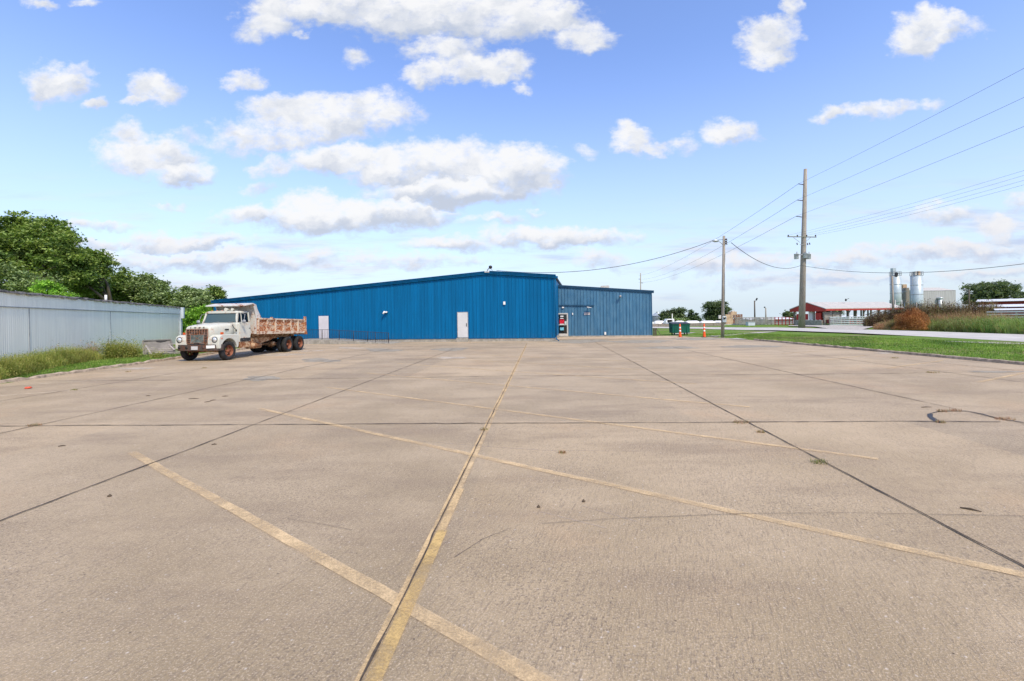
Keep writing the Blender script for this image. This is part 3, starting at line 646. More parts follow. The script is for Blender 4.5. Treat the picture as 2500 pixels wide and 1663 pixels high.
# ---- weathered blue annex
Y1 = 44.9
def WH2(px, py): return wall_hit(px, py, Y1)
an = empty('annex_building', (0, Y1, 0), WROT, 'lower weathered blue metal building with a glass door right of the bright blue one', 'building')
ax0 = WH2(1340, 800)[0]; ax1 = WH2(1592, 800)[0]; azl = WH2(1356, 695.5)[1]; azr = WH2(1594, 709.5)[1]; xq = WH2(1356, 695)[0]
asl = (azl - azr) / (WH2(1594, 709)[0] - xq)
def zan(x): return azl - asl * (x - xq)
AB = WH2(1480, 819.3)[1]; ppitch = .305
dx0, dzt = WH2(1360, 768.5); dx1, dzb = WH2(1385, 818.5)
mb = MB(); APROF = [(0, 0), (.035, .05), (.05, .05), (.085, 0), (.16, 0), (.17, .006), (.185, .006), (.195, 0)]
corrugated(mb, ax0, ax1, AB, lambda x: zan(x) - .18, prof=APROF)
mb.build('wall', MT['faded'], an)
MB().prism([(ax0, AB), (ax0, zan(ax0) - .2), (ax1 - .03, zan(ax1) - .2), (ax1 - .03, AB)], 'y', .05, 18).build('side_wall', MT['faded'], an)
MB().add([(ax0, -.1, zan(ax0) - .03), (ax1 + .15, -.1, zan(ax1 + .15) - .03), (ax1 + .15, 18.1, zan(ax1 + .15) - .03), (ax0, 18.1, zan(ax0) - .03)], [(0, 1, 2, 3)]).build('roof', MT['roof'], an)
mb = MB(); a, b_ = ax0, ax1 + .2
for y0, y1, t0, t1 in ((-.13, .03, 0, -.17), (-.18, -.13, -.0, -.06), (-.09, .03, -.172, -.24)):
    mb.add([(a, y, zan(a) + t) for y in (y0, y1) for t in (t1, t0)] + [(b_, y, zan(b_) + t) for y in (y0, y1) for t in (t1, t0)], [(0, 1, 3, 2), (4, 6, 7, 5), (0, 4, 5, 1), (2, 3, 7, 6), (0, 2, 6, 4), (1, 5, 7, 3)])
mb.box(ax1 - .05, ax1 + .03, -.045, .05, AB, zan(ax1) - .25)
mb.build('roof_trim', MT['fadedtrim'], an)
x0, z0 = WH2(1356, 745); x1, z1 = WH2(1451, 743); MB().obar((x0, -.07, z0), (x1, -.07, z1 - .1), .09, .09).build('awning_rail', MT['fadedtrim'], an)
MB().box(ax0, ax1, -.12, .0, -.2, AB).build('foundation', MT['found'], an)
# glazed door
dr = MB(); fx0, fx1 = dx0 - .06, dx1 + .04; fz1 = dzt + .1
dr.box(fx0 - .06, fx0 + .06, -.10, .0, dzb - .06, fz1 + .05).box(fx1 - .06, fx1 + .06, -.10, .0, dzb - .06, fz1 + .05).box(fx0 + .06, fx1 - .06, -.10, .0, fz1 - .07, fz1 + .05).box(fx0 + .06, fx1 - .06, -.10, 0, dzb - .06, dzb + .16).box(fx0 + .06, fx1 - .06, -.095, 0, dzb + .98, dzb + 1.04)
d = dr.build('door', MT['alum'], an); d['label'] = 'glazed door in a pale aluminium frame with posters on the glass'
MB().box(fx0 + .05, fx1 - .05, -.06, -.04, dzb + .1, fz1 - .02).build('glass_pane', MT['glass'], d)
dw = fx1 - fx0
def stick(name, u0, u1, v0, v1, mat): MB().box(fx0 + u0 * dw, fx0 + u1 * dw, -.070, -.061, dzb + v0, dzb + v1).build(name, mat, d)
stick('poster', .28, .70, 1.12, 1.52, MT['redposter']); stick('sticker', .32, .66, .48, .76, MT['teal']); stick('notice', .74, .93, 1.06, 1.36, MT['paper'])
stick('lettering', .30, .68, 1.05, 1.11, MT['white']); stick('lettering', .34, .64, 1.60, 1.67, MT['white']); stick('street_number', .36, .64, 1.78, 1.90, MT['white']); stick('sticker', .12, .20, 1.70, 1.80, MT['white']); stick('sticker', .12, .19, 1.32, 1.38, MT['white']); stick('sticker', .12, .18, .72, .80, MT['white'])
def wallbox(name, px, py, w, h, mat, dep=.12, parent=an):
    x, z = WH2(px, py); return MB().box(x - w / 2, x + w / 2, -dep, -.02, z - h / 2, z + h / 2).build(name, mat, parent, .008)
wallbox('door_lamp', 1374.6, 751, .20, .12, MT['white']); wallbox('card_reader', 1398, 766.5, .09, .2, MT['white']); wallbox('meter_box', 1477.5, 814, .16, .26, MT['white'])
sp_ = wallbox('sign_plate', 1433, 766, .56, .24, MT['signplate'], .05)
x, z = WH2(1438, 750.5); MB().tube([(x - .1, -.03, z - .1), (x - .05, -.35, z + .02)], .03, 8).prism([(x - .2, z + .06), (x + .22, z - .02), (x + .22, z - .06), (x - .2, z - .0)], 'y', -.5, -.25).build('area_lamp', MT['white'], an)
x, z = WH2(1514, 724); MB().tube([(x, -.03, z), (x, -.25, z)], .04, 8).lathe([(.0, -.1), (.1, -.1), (.12, .1), (0, .1)], (x - .02, -.3, z), 'x', 12).build('camera_lamp', MT['steel'], an)
# rooftop cupola vent
x, z = WH2(1478, 700); cz = zan(x)
cv = empty('roof_vent', (x * CW, Y1 + x * SW + .0, cz), WROT, 'small beige gabled ventilator box on the weathered blue roof', 'roof vent')
MB().prism([(-.42, -.1), (-.42, .18), (-.30, .34), (.42, .36), (.52, .2), (.40, .12), (.40, -.1)], 'y', 2.2, 3.0).build('housing', MT['hay'], cv); MB().box(.08, .24, 2.17, 2.195, -.02, .14).build('opening', MT['black'], cv)

# ---- pale shed on the left
SA = AT(-60, 706, 17.6); SBp = AT(441, 752, 44.4)
SP0 = Vector((-20.77, 18.45, 0)); SP1 = Vector(((441 - 1250) / F_PX * 45.0, 45.0, 0))
dirw = (SP1 - SP0).normalized(); ps = SP0 - dirw * 6.5; LW = (SP1 - ps).length; srot = math.atan2(dirw.y, dirw.x)
sh = empty('storage_shed', tuple(ps), srot, 'long pale grey-green ribbed shed with a ragged dark roof edge left of the lot', 'shed')
ZS = 3.44
mb = MB(); SPROF = [(0, 0), (.07, .010), (.17, .010), (.24, 0)]
corrugated(mb, 0, LW - .5, .02, lambda x: ZS - .62, pitch=.15, prof=SPROF, y=0)
mb.build('wall', MT['pale'], sh)
mb = MB(); corrugated(mb, 0, LW - .5, ZS - .60, lambda x: ZS - .03, pitch=.15, prof=SPROF, y=-.03); mb.build('upper_wall', MT['pale'], sh)
MB().box(0, LW - .5, -.055, .0, ZS - .63, ZS - .60).build('flashing', MT['steel'], sh)
MB().box(0, LW - .05, .02, 9, 0, ZS - .1).build('side_wall', MT['pale'], sh)
mb = MB(); mb.box(LW - .5, LW, -.12, .02, .3, ZS + .02).box(LW - .5, LW - .02, -.35, -.13, ZS - 1.05, ZS + .02).box(LW - .22, LW, -.14, -.12, 0, ZS - 1.0); mb.build('corner_trim', MT['paletrim'], sh, .01)
mb = MB(); mb.prism([(-.30, ZS + .03), (.1, ZS - .95), (.5, ZS - .95), (.5, ZS + .03)], 'x', LW + .01, LW + .35); mb.build('blue_awning', MT['bluetrim'], sh)
rnd = random.Random(4); mb = MB(); prev = None; n = int(LW / .35); vs = []
for i in range(n + 1):
    x = LW * i / n; dz = rnd.uniform(-.03, .05); vs += [(x, -.12 + rnd.uniform(-.03, .03), ZS - .06 + dz), (x, -.10, ZS + .03 + dz), (x, .9, ZS + .12)]
mb.add(vs, [(3 * i + k, 3 * i + 3 + k, 3 * i + 4 + k, 3 * i + 1 + k) for i in range(n) for k in range(2)])
mb.add([(0, .9, ZS + .12), (LW, .9, ZS + .12), (LW, 9, ZS + .12), (0, 9, ZS + .12)], [(0, 1, 2, 3)])
mb.build('roof', MT['tarroof'], sh)
q0 = 6.5 + 13.0; MB().tube([(q0, .7, ZS), (q0, .7, ZS + .48)], .07, 8).build('roof_pipe', MT['white'], sh)
for xx, nm in ((8.6, 'panel_seam'), (17.9, 'panel_seam')): MB().box(xx, xx + .035, -.028, -.0, .02, ZS - .64).build(nm, MT['steel'], sh)
MB().box(4.8, 5.05, -.05, -.018, 0, ZS - .64).build('wall_trim', MT['paletrim'], sh)

# ================================================================== DUMP TRUCK
TH = math.atan2(-1, -.09)            # heading (points at the camera)
tr = empty('dump_truck', (-16.33, 24.42, 0), TH, 'old white dump truck with a rust-streaked open bed and orange wheels beside the kerb', 'truck')
T = MT; HW = 1.22
def P(mb, name, mat, parent=tr, bevel=0.0): return mb.build(name, mat, parent, bevel)
# chassis rails
mb = MB()
for s_ in (-1, 1):
    mb.prism([(.75, .78), (.75, .95), (-2.0, .98), (-4.2, .93), (-7.25, .93), (-7.25, 1.16), (-4.5, 1.2), (-2.2, 1.16), (.75, .98)], 'y', s_ * .48 - .05, s_ * .48 + .05)
for x in (-.9, -2.4, -4.2, -5.6, -7.1): mb.box(x - .05, x + .05, -.43, .43, .92, 1.1)
fr = P(mb, 'chassis', T['chassis'])
mb = MB(); mb.prism([(-1.92, .62), (-1.92, 1.08), (-4.7, 1.02), (-4.3, .86), (-3.4, .72)], 'y', .70, .76); P(mb, 'side_plate', T['chassis'])
mb = MB(); mb.tube([(-2.0, .80, .62), (-3.1, .80, .60)], .17, 16); mb.tube([(-2.0, .2, .7), (-3.2, .1, .6), (-6.7, 0, .55)], .06, 8); mb.lathe([(0, -.35), (.18, -.2), (.22, 0), (.18, .2), (0, .35)], (-5.5, 0, .52), 'x', 12).lathe([(0, -.35), (.18, -.2), (.22, 0), (.18, .2), (0, .35)], (-6.85, 0, .52), 'x', 12)
for x in (0, -5.5, -6.85): mb.tube([(x, -.95, .5), (x, .95, .5)], .07, 8)
mb.lathe([(0, -.1), (.12, -.1), (.12, .1), (0, .1)], (-4.55, .72, .62), 'y', 14)
P(mb, 'axles_and_tanks', T['chassis'])
# wheels
def wheel(x, y, dual, steer=0.0, side=1):
    w = MB(); hw = .13
    prof = [(.30, -hw), (.43, -hw), (.485, -hw * .8), (.505, -hw * .3), (.505, hw * .3), (.485, hw * .8), (.43, hw), (.30, hw), (.29, 0), (.30, -hw)]
    w.lathe([(r_, h) for r_, h in prof], (0, 0, 0), 'y', 32)
    e = MB()
    e.lathe([(.30, .12), (.285, .10), (.27, .02), (.25, -.02 if not dual else -.10), (.17, -.0 if not dual else -.11), (.16, .0)], (0, 0, 0), 'y', 28) if side > 0 else e.lathe([(.30, -.12), (.285, -.10), (.27, -.02), (.17, 0)], (0, 0, 0), 'y', 28)
    if not dual:
        for k in range(5):
            a = 2 * math.pi * k / 5 + .3; e.obar((.06 * math.cos(a), .03 * side, .06 * math.sin(a)), (.27 * math.cos(a), .0, .27 * math.sin(a)), .05, .09)
        e.lathe([(0, .12), (.06, .12), (.075, .0), (.11, -.04)], (0, 0, 0), 'y', 16)
    else: e.lathe([(0, .06), (.07, .06), (.09, -.02), (.13, -.10), (.17, -.10)], (0, 0, 0), 'y', 16)
    for k in range(10):
        a = 2 * math.pi * k / 10; e.tube([(.2 * math.cos(a), -.04, .2 * math.sin(a)), (.2 * math.cos(a), .035, .2 * math.sin(a))], .014, 6)
    tire = w.build('wheel', T['rubber'], tr); rim = e.build('rim', T['rim'], tire)
    tire.location = (x, y, .495); tire.rotation_euler = (0, 0, steer); return tire
wheel(0, HW - .14, False, R(-4), 1); wheel(0, -HW + .16, False, R(-4), -1)
for x in (-5.5, -6.85):
    wheel(x, HW - .13, True); 
    for yy in (HW - .46, -HW + .46): 
        t_ = MB(); hw = .13; t_.lathe([(.28, -hw), (.43, -hw), (.485, -hw * .8), (.505, -hw * .3), (.505, hw * .3), (.485, hw * .8), (.43, hw), (.28, hw), (.28, -hw)], (0, 0, 0), 'y', 28); o = t_.build('wheel', T['rubber'], tr); o.location = (x, yy, .495)
    wheel(x, -HW + .13, True, 0, -1)
# bumper
mb = MB(); bz0, bz1 = .56, .88
pl = [(.46, 1.24), (.62, 1.22), (.80, 1.02), (.86, .6), (.88, 0), (.86, -.6), (.80, -1.02), (.62, -1.22), (.46, -1.24), (.46, -1.17), (.58, -1.15), (.72, -.98), (.78, -.6), (.80, 0), (.78, .6), (.72, .98), (.58, 1.15), (.46, 1.17)]
mb.prism(pl, 'z', bz0, bz1); bp = P(mb, 'bumper', T['bumper'], tr, .012)
MB().box(.885, .90, -.22, .14, .62, .80).build('plate_patch', T['door'], bp)
lp = MB(); lp.obar((.90, .62, .76), (.80, 1.02, .77), .02, .15); lp.build('licence_plate', T['white'], bp)
for yy in (-.95, -.5, .42): MB().lathe([(0, .0), (.075, 0), (.075, -.03)], (.875 if abs(yy) < .7 else .83, yy, .73), 'x', 14).build('bumper_hole', T['black'] if yy != .42 else T['bumper'], bp)
# hood: lofted sections along x
def loft(mb, secs, smooth=True, cap0=True, cap1=True):
    n = len(secs[0]); vs = [p for s_ in secs for p in s_]
    fs = [(i * n + k, (i + 1) * n + k, (i + 1) * n + (k + 1) % n, i * n + (k + 1) % n) for i in range(len(secs) - 1) for k in range(n)]
    mb.add(vs, fs, 0, smooth); k0 = len(mb.v) - len(vs)
    if cap0: mb.f.append(tuple(k0 + k for k in range(n))); mb.m.append(0); mb.sm.append(False)
    if cap1: mb.f.append(tuple(k0 + (len(secs) - 1) * n + k for k in range(n))[::-1]); mb.m.append(0); mb.sm.append(False)
def hsec(x, hw, zt, zb, r=.13, crown=.03):
    return [(x, -hw, zb), (x, -hw, zt - r), (x, -hw + r * .3, zt - r * .3), (x, -hw + r, zt), (x, 0, zt + crown), (x, hw - r, zt), (x, hw - r * .3, zt - r * .3), (x, hw, zt - r), (x, hw, zb)]
mb = MB(); loft(mb, [hsec(.70, .60, 1.72, .92, .12), hsec(.72, .66, 1.76, .90, .13), hsec(.62, .70, 1.84, .90), hsec(.2, .76, 1.90, 1.0), hsec(-.5, .86, 1.95, 1.1), hsec(-.92, .94, 1.99, 1.1)])
hood = P(mb, 'hood', T['truck'])
for ch, yy in zip('FORD', (-.36, -.12, .12, .36)): text_mesh('letter', ch, .115, T['black'], hood, (.735, yy, 1.755), (R(90), 0, R(90)), 1, .006)
for s_ in (1,): MB().box(-.42, -.12, s_ * .875, s_ * .885, 1.58, 1.66).build('badge', T['black'], hood)
# fenders: side profile with the wheel arch, extruded, flattened top
arch = [(.63 * math.cos(R(a)), .50 + .66 * math.sin(R(a))) for a in range(14, 171, 12)]
for s_ in (-1, 1):
    mb = MB(); out = [(.64, .66)] + arch + [(-.72, .70), (-.78, 1.25), (-.60, 1.36), (.35, 1.38), (.55, 1.36), (.70, 1.28), (.76, 1.12), (.77, .86), (.75, .66)]
    y0, y1 = (s_ * .58, s_ * HW)
    n = len(out)
    def fy(p, y): # taper the front outer corner
        return y
    mb.prism(out, 'y', min(y0, y1), max(y0, y1), 0)
    f = P(mb, 'fender', T['truck'], tr, .045)
    MB().lathe([(0, .02), (.095, .015), (.105, 0), (.12, .0), (.125, -.03)], (.775, s_ * .98, 1.13), 'x', 20).build('headlight', T['headlamp'], f)
    MB().lathe([(.125, .0), (.15, .01), (.155, -.02)], (.775, s_ * .98, 1.13), 'x', 20).build('headlight_rim', T['black'], f)
    MB().box(.28, .38, s_ * 1.0, s_ * 1.12, 1.385, 1.50).build('marker_lamp', T['amber'], f, .01)
    wl = MB(); wl.prism([(-.7, .72)] + [(p[0] * .98, p[1] - .01) for p in arch[::-1]] + [(.62, .66)], 'y', s_ * .50, s_ * .56); wl.build('wheel_housing', T['black'], f)
MB().lathe([(0, .012), (.04, .01), (.045, 0)], (.55, HW + .002, 1.18), 'y', 10).build('side_marker', T['amber'], tr)
# grille
g = MB(); gz0, gz1, gw = .98, 1.66, .565
g.box(.725, .765, -gw - .03, gw + .03, gz1, gz1 + .035).box(.725, .765, -gw - .03, gw + .03, gz0 - .035, gz0).box(.725, .765, -gw - .03, -gw, gz0, gz1).box(.725, .765, gw, gw + .03, gz0, gz1)
for k in range(1, 8):
    z = gz0 + (gz1 - gz0) * k / 8
    if k >= 5: g.box(.728, .755, -gw, gw, z - .012, z + .012)
    else: g.box(.728, .755, -gw, -gw + .19, z - .012, z + .012).box(.728, .755, gw - .19, gw, z - .012, z + .012)
for k in range(1, 8): 
    y = -gw + 2 * gw * k / 8; g.box(.726, .758, y - .012, y + .012, gz0 + (gz1 - gz0) * .6, gz1)
g.box(.726, .758, -gw + .18, -gw + .205, gz0, gz1 - .2).box(.726, .758, gw - .205, gw - .18, gz0, gz1 - .2)
g.obar((.745, -.3, 1.0), (.745, .25, 1.36), .01, .015).obar((.745, -.25, 1.36), (.745, .3, 1.02), .01, .015)
gr = P(g, 'grille', T['grille'])
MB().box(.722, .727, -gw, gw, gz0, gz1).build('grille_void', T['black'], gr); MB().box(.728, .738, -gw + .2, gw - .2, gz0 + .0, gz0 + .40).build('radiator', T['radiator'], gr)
MB().box(.72, .79, -.16, .10, .87, .965).build('crank_hole', T['black'], gr)
# cab
cx0, cx1 = -.92, -1.88
def csec(x, hw, zt, zb): return hsec(x, hw, zt, zb, .10, .025)
mb = MB()
lower = [hsec(-.80, 1.04, 1.99, .90, .10, .0), hsec(-1.0, 1.10, 2.0, .90, .08, .0), hsec(-1.88, 1.10, 2.0, .90, .08, .0)]
loft(mb, lower, False); cab = P(mb, 'cab', T['truck'], tr, .02)
mb = MB()   # greenhouse: posts and roof
def quad_prism(mb, a, b, w, h): mb.obar(a, b, w, h)
for s_ in (-1, 1):
    mb.obar((-.90, s_ * .98, 1.96), (-1.08, s_ * .90, 2.56), .09, .09); mb.obar((-1.84, s_ * 1.03, 1.96), (-1.84, s_ * .97, 2.56), .07, .10); mb.obar((-1.20, s_ * 1.06, 1.96), (-1.24, s_ * .98, 2.56), .05, .03)
mb.box(-1.90, -1.84, -1.0, 1.0, 1.96, 2.1).box(-1.90, -1.84, -1.0, 1.0, 2.42, 2.56)
mb.build('cab_posts', T['truck'], cab)
mb = MB(); loft(mb, [[(x, y * k_, z) for y, z in ((-.98, 2.52), (-.95, 2.60), (-.80, 2.645), (0, 2.67), (.80, 2.645), (.95, 2.60), (.98, 2.52))] for x, k_ in ((-1.00, .92), (-1.06, .97), (-1.5, 1.0), (-1.92, 1.0))])
mb.build('cab_roof', T['truck'], cab)
mb = MB(); mb.add([(-.885, -.93, 1.99), (-.885, .93, 1.99), (-1.07, .86, 2.54), (-1.07, -.86, 2.54)], [(0, 1, 2, 3)]); mb.build('windshield', T['wsglass'], cab)
mb = MB()
for a, b_ in (((-.87, -.95, 1.985), (-.87, .95, 1.985)), ((-1.06, -.88, 2.54), (-1.06, .88, 2.54)), ((-.87, -.95, 1.985), (-1.06, -.88, 2.54)), ((-.87, .95, 1.985), (-1.06, .88, 2.54))): mb.obar(a, b_, .03, .03)
mb.build('window_seal', T['black'], cab)
for y in (-.45, .35): MB().obar((-.85, y, 1.99), (-.88, y + .42, 2.07), .02, .012).build('wiper', T['steel'], cab)
for s_ in (-1, 1):
    dm = MB(); dm.prism([(-.98, 1.08), (-.98, 1.98), (-1.86, 1.98), (-1.86, 1.30), (-1.80, 1.08)], 'y', s_ * 1.105, s_ * 1.125); dd = dm.build('door', T['truck'], cab, .006)
    MB().box(-.99, -1.85, s_ * 1.108, s_ * 1.13, .93, 1.12).build('door_sill', T['peel'], dd)
    MB().add([(-1.22, s_ * 1.05, 2.02), (-1.80, s_ * 1.04, 2.02), (-1.80, s_ * .985, 2.50), (-1.25, s_ * .985, 2.50)], [(0, 1, 2, 3)]).build('window', T['glass'], dd)
    MB().add([(-.98, s_ * 1.06, 2.02), (-1.18, s_ * 1.05, 2.02), (-1.22, s_ * .985, 2.50), (-1.10, s_ * .985, 2.50)], [(0, 1, 2, 3)]).build('vent_window', T['glass'], dd)
    MB().tube([(-1.72, s_ * 1.13, 1.66), (-1.83, s_ * 1.15, 1.66)], .018, 6).build('handle', T['black'], dd)
    mr_ = MB(); mr_.tube([(-1.0, s_ * 1.08, 2.05), (-.98, s_ * 1.34, 2.0), (-1.16, s_ * 1.30, 2.45), (-1.2, s_ * 1.02, 2.52)], .012, 6); mr_.tube([(-.98, s_ * 1.10, 1.95), (-.98, s_ * 1.33, 1.97)], .012, 6); mr_.lathe([(0, .02), (.10, .02), (.11, -.02), (0, -.02)], (-.98, s_ * 1.36, 2.05), 'x', 14)
    mr_.build('mirror', T['steel'], dd)
    MB().box(-.95, -1.7, s_ * .95, s_ * 1.16, .58, .63).box(-.95, -1.9, s_ * .9, s_ * 1.1, .63, .92).build('step', T['chassis'], cab)
mb = MB(); mb.tube([(-.70, .88, 1.88), (-.62, 1.0, 1.74), (-.70, 1.10, 1.58)], .02, 6).box(-.72, -.66, 1.08, 1.13, 1.5, 1.62); mb.build('hood_latch', T['black'], cab)
MB().tube([(-1.75, .15, 2.72), (-1.35, .15, 2.74), (-1.15, .15, 2.74)], [.03, .035, .09], 12).box(-1.75, -1.5, .1, .30, 2.66, 2.72).build('air_horn', T['truck'], cab)
MB().tube([(-1.75, .42, 2.72), (-1.45, .42, 2.74), (-1.30, .42, 2.74)], [.03, .03, .07], 12).box(-1.75, -1.6, .36, .48, 2.66, 2.72).build('air_horn', T['truck'], cab)
for y in (-.6, -.3, 0): MB().tube([(-1.08, y, 2.64), (-1.08, y, 2.69)], .03, 8).build('roof_marker_lamp', T['amber'], cab)
# seat backs and wheel behind the glass
MB().box(-1.72, -1.55, -.85, .85, 1.6, 2.25).build('seat', T['black'], cab)
# bed
bd = bpy.data.objects.new('bed_pivot', None)
def bz(x): return 1.30 + (x + 2.35) * .026          # floor height, dropping to the rear
bx0, bx1 = -2.35, -7.45; BH = .92
floor_ = MB(); floor_.prism([(bx0, bz(bx0)), (bx0, bz(bx0) + .08), (bx1, bz(bx1) + .08), (bx1, bz(bx1))], 'y', -1.2, 1.2)
bed = P(floor_, 'bed', T['truckdirty'])
for s_ in (-1, 1):
    w = MB(); yo, yi = s_ * 1.17, s_ * 1.13
    w.prism([(bx0, bz(bx0)), (bx0, bz(bx0) + BH), (bx1, bz(bx1) + BH), (bx1, bz(bx1))], 'y', min(yo, yi), max(yo, yi))
    sd = w.build('side_panel', T['truckdirty'], bed)
    rb = MB(); y0, y1 = sorted((s_ * 1.17, s_ * 1.25))
    rb.prism([(bx0, bz(bx0) + BH - .07), (bx0, bz(bx0) + BH + .02), (bx1, bz(bx1) + BH + .02), (bx1, bz(bx1) + BH - .07)], 'y', y0, y1)
    rb.prism([(bx0, bz(bx0) - .02), (bx0, bz(bx0) + .15), (bx1, bz(bx1) + .15), (bx1, bz(bx1) - .02)], 'y', y0, y1)
    for k in range(7):
        x = bx0 - .03 + (bx1 - bx0 + .1) * k / 6; rb.prism([(x, bz(x) + .15), (x, bz(x) + BH - .07), (x - .10, bz(x) + BH - .07), (x - .10, bz(x) + .15)], 'y', y0, y1)
    rb.prism([(bx0, bz(bx0) + .50), (bx0, bz(bx0) + .525), (bx1, bz(bx1) + .525), (bx1, bz(bx1) + .50)], 'y', *sorted((s_ * 1.17, s_ * 1.19)))
    rb.build('side_ribs', T['bedrib'], sd, .008)
tg = MB(); tg.prism([(bx1, bz(bx1) - .1), (bx1, bz(bx1) + BH), (bx1 - .07, bz(bx1) + BH), (bx1 - .16, bz(bx1) - .1)], 'y', -1.18, 1.18)
for s_ in (-1, 1): tg.prism([(bx1 + .12, bz(bx1) - .06), (bx1 + .10, bz(bx1) + BH + .22), (bx1 - .10, bz(bx1) + BH + .22), (bx1 - .12, bz(bx1) + .2), (bx1 - .22, bz(bx1) - .1)], 'y', *sorted((s_ * 1.18, s_ * 1.27)))
tg.build('tailgate', T['truckdirty'], bed)
hb = MB(); hb.prism([(bx0, bz(bx0)), (bx0 + .05, bz(bx0)), (bx0 + .05, 2.98), (bx0, 2.98)], 'y', -1.16, 1.16); hb.build('headboard', T['shield'], bed)
cp = MB(); cp.prism([(bx0 - .05, 2.62), (bx0 + .10, 3.03), (bx0 + .32, 3.10), (bx0 + 1.02, 2.98), (bx0 + 1.02, 2.91), (bx0 + .32, 3.04), (bx0 + .14, 2.98), (bx0 + .0, 2.62)], 'y', -1.19, 1.19)
for s_ in (-1, 1):
    cp.prism([(bx0 + .06, 2.2), (bx0 + .06, 3.0), (bx0 + .30, 3.05), (bx0 + .22, 2.8), (bx0 + .12, 2.5)], 'y', *sorted((s_ * 1.14, s_ * 1.19)))
    cp.prism([(bx0 + .06, 2.2), (bx0 + .05, 3.02), (bx0 - .06, 2.75), (bx0 - .42, 2.24), (bx0 - .42, 2.18)], 'y', *sorted((s_ * 1.15, s_ * 1.19)))
cp.build('cab_shield', T['shield'], bed, .01)
ub = MB()
for s_ in (-1, 1): ub.prism([(bx0, bz(bx0) - .20), (bx0, bz(bx0)), (bx1, bz(bx1)), (bx1 + .9, bz(bx1) - .14)], 'y', *sorted((s_ * .50, s_ * .60)))
for k in range(9): 
    x = bx0 - .1 + (bx1 - bx0 + .2) * k / 8; ub.prism([(x, bz(x) - .10), (x, bz(x)), (x - .08, bz(x)), (x - .08, bz(x) - .10)], 'y', -1.15, 1.15)
ub.build('sub_frame', T['chassis'], bed)
bpy.data.objects.remove(bd)

# ================================================================== POLES AND WIRES
def wood_pole(name, base, top, r0, r1, label, cat='utility pole', group=None, mat=None):
    e = empty(name, base, 0, label, cat, group)
    b = Vector(base); d = Vector(top) - b
    MB().tube([(0, 0, -.3), tuple(d * .5), tuple(d)], [r0, (r0 + r1) / 2, r1], 14).build('post', mat or MT['pole'], e)
    return e
bigb = G(1957, 799, 0.1); BY = bigb[1]; bigt = AT(1966.5, 413, BY)
bp_ = wood_pole('utility_pole', bigb, bigt, .40, .20, 'tall weathered grey utility pole carrying a crossarm and three transformers', 'utility pole')
def rel(px, py, Y, b=bigb): 
    p = AT(px, py, Y); return (p[0] - b[0], p[1] - b[1], p[2] - b[2])
ins3 = []
for (a, b_, px2) in (((1949, 449), 451, 1961), ((1946, 488.5), 490, 1959), ((1943.5, 528), 530, 1957)):
    p0 = rel(a[0], a[1], BY); p1 = rel(px2, b_, BY); MB().tube([p1, p0], [.06, .045], 8).build('standoff_insulator', MT['insul'], bp_); ins3.append(AT(a[0], a[1], BY))
xa_, xb_ = rel(1923, 578, BY - .25), rel(1993, 579, BY - .25)
ca = MB().obar(xa_, xb_, .12, .11).build('crossarm', wood_mat('green_grey_wood', (.20, .21, .17)), bp_)
MB().obar(rel(1937, 580, BY - .3), rel(1953, 592, BY - .3), .03, .05).build('crossarm_brace', MT['steel'], bp_); MB().obar(rel(1979, 580, BY - .3), rel(1966, 591, BY - .3), .03, .05).build('crossarm_brace', MT['steel'], bp_)
arms = []
for px in (1924.5, 1946.7, 1969.5, 1991):
    q_ = rel(px, 575.6, BY - .25); MB().lathe([(.02, -.12), (.05, -.06), (.09, 0), (.08, .08), (.03, .12), (0, .12)], q_, 'z', 10).build('insulator', MT['insul'], ca); arms.append(AT(px, 574.5, BY - .25))
for px, y0, y1 in ((1944.2, 620, 632.5), (1966.2, 618.5, 630.5), (1974, 620.5, 632.5)):
    c = rel(px, (y0 + y1) / 2, BY - .45); h = (y1 - y0) * BY / F_PX / 2
    t_ = MB().lathe([(0, -h), (.25, -h), (.26, -h * .9), (.26, h * .85), (.28, h * .87), (.28, h), (0, h * 1.05)], c, 'z', 16).build('transformer', MT['galv'], bp_)
    MB().lathe([(.05, h), (.07, h + .1), (.04, h + .3), (0, h + .32)], (c[0] + .08, c[1], c[2]), 'z', 8).build('bushing', MT['steel'], t_)
for px, py in ((1945.5, 595.5), (1971, 596), (1976, 595)):
    a = rel(px, py - 2.5, BY - .4); b_ = rel(px + 1.2, py + 2.5, BY - .4); MB().tube([a, b_], .06, 6).build('fuse_cutout', MT['insul'], bp_)
MB().obar(rel(1950, 622, BY - .4), rel(1972, 622, BY - .4), .1, .1).build('bracket', MT['steel'], bp_); MB().tube([rel(1953, 597.5, BY - .3), rel(1965, 597.5, BY - .3)], .03, 6).build('bracket', MT['steel'], bp_)

smb = G(1764, 823.5, 0); SY = smb[1]; smt = AT(1767.5, 576, SY)
sp = wood_pole('light_pole', smb, smt, .15, .105, 'slim wooden pole with a lamp arm and meter box at the corner of the lot', 'pole')
def rels(px, py, Y=SY): return rel(px, py, Y, smb)
MB().tube([rels(1764, 597), rels(1759, 592), rels(1753, 588.5), rels(1750, 588)], .03, 6).build('lamp_arm', MT['galv'], sp)
MB().lathe([(0, -.28), (.07, -.25), (.13, -.1), (.12, .15), (.05, .28), (0, .28)], rels(1747, 588), 'x', 12).build('lamp_head', MT['galv'], sp)
for y in (584.5, 590, 595): MB().lathe([(.02, -.08), (.07, -.06), (.07, .06), (.02, .08)], rels(1773, y, SY - .15), 'z', 10).obar(rels(1770, y, SY - .15), rels(1776, y + 2.4, SY - .15), .04, .03).build('spool_insulator', MT['insul'], sp)
x0, y0, z0 = rels(1767.5, 779.5, SY - .2)
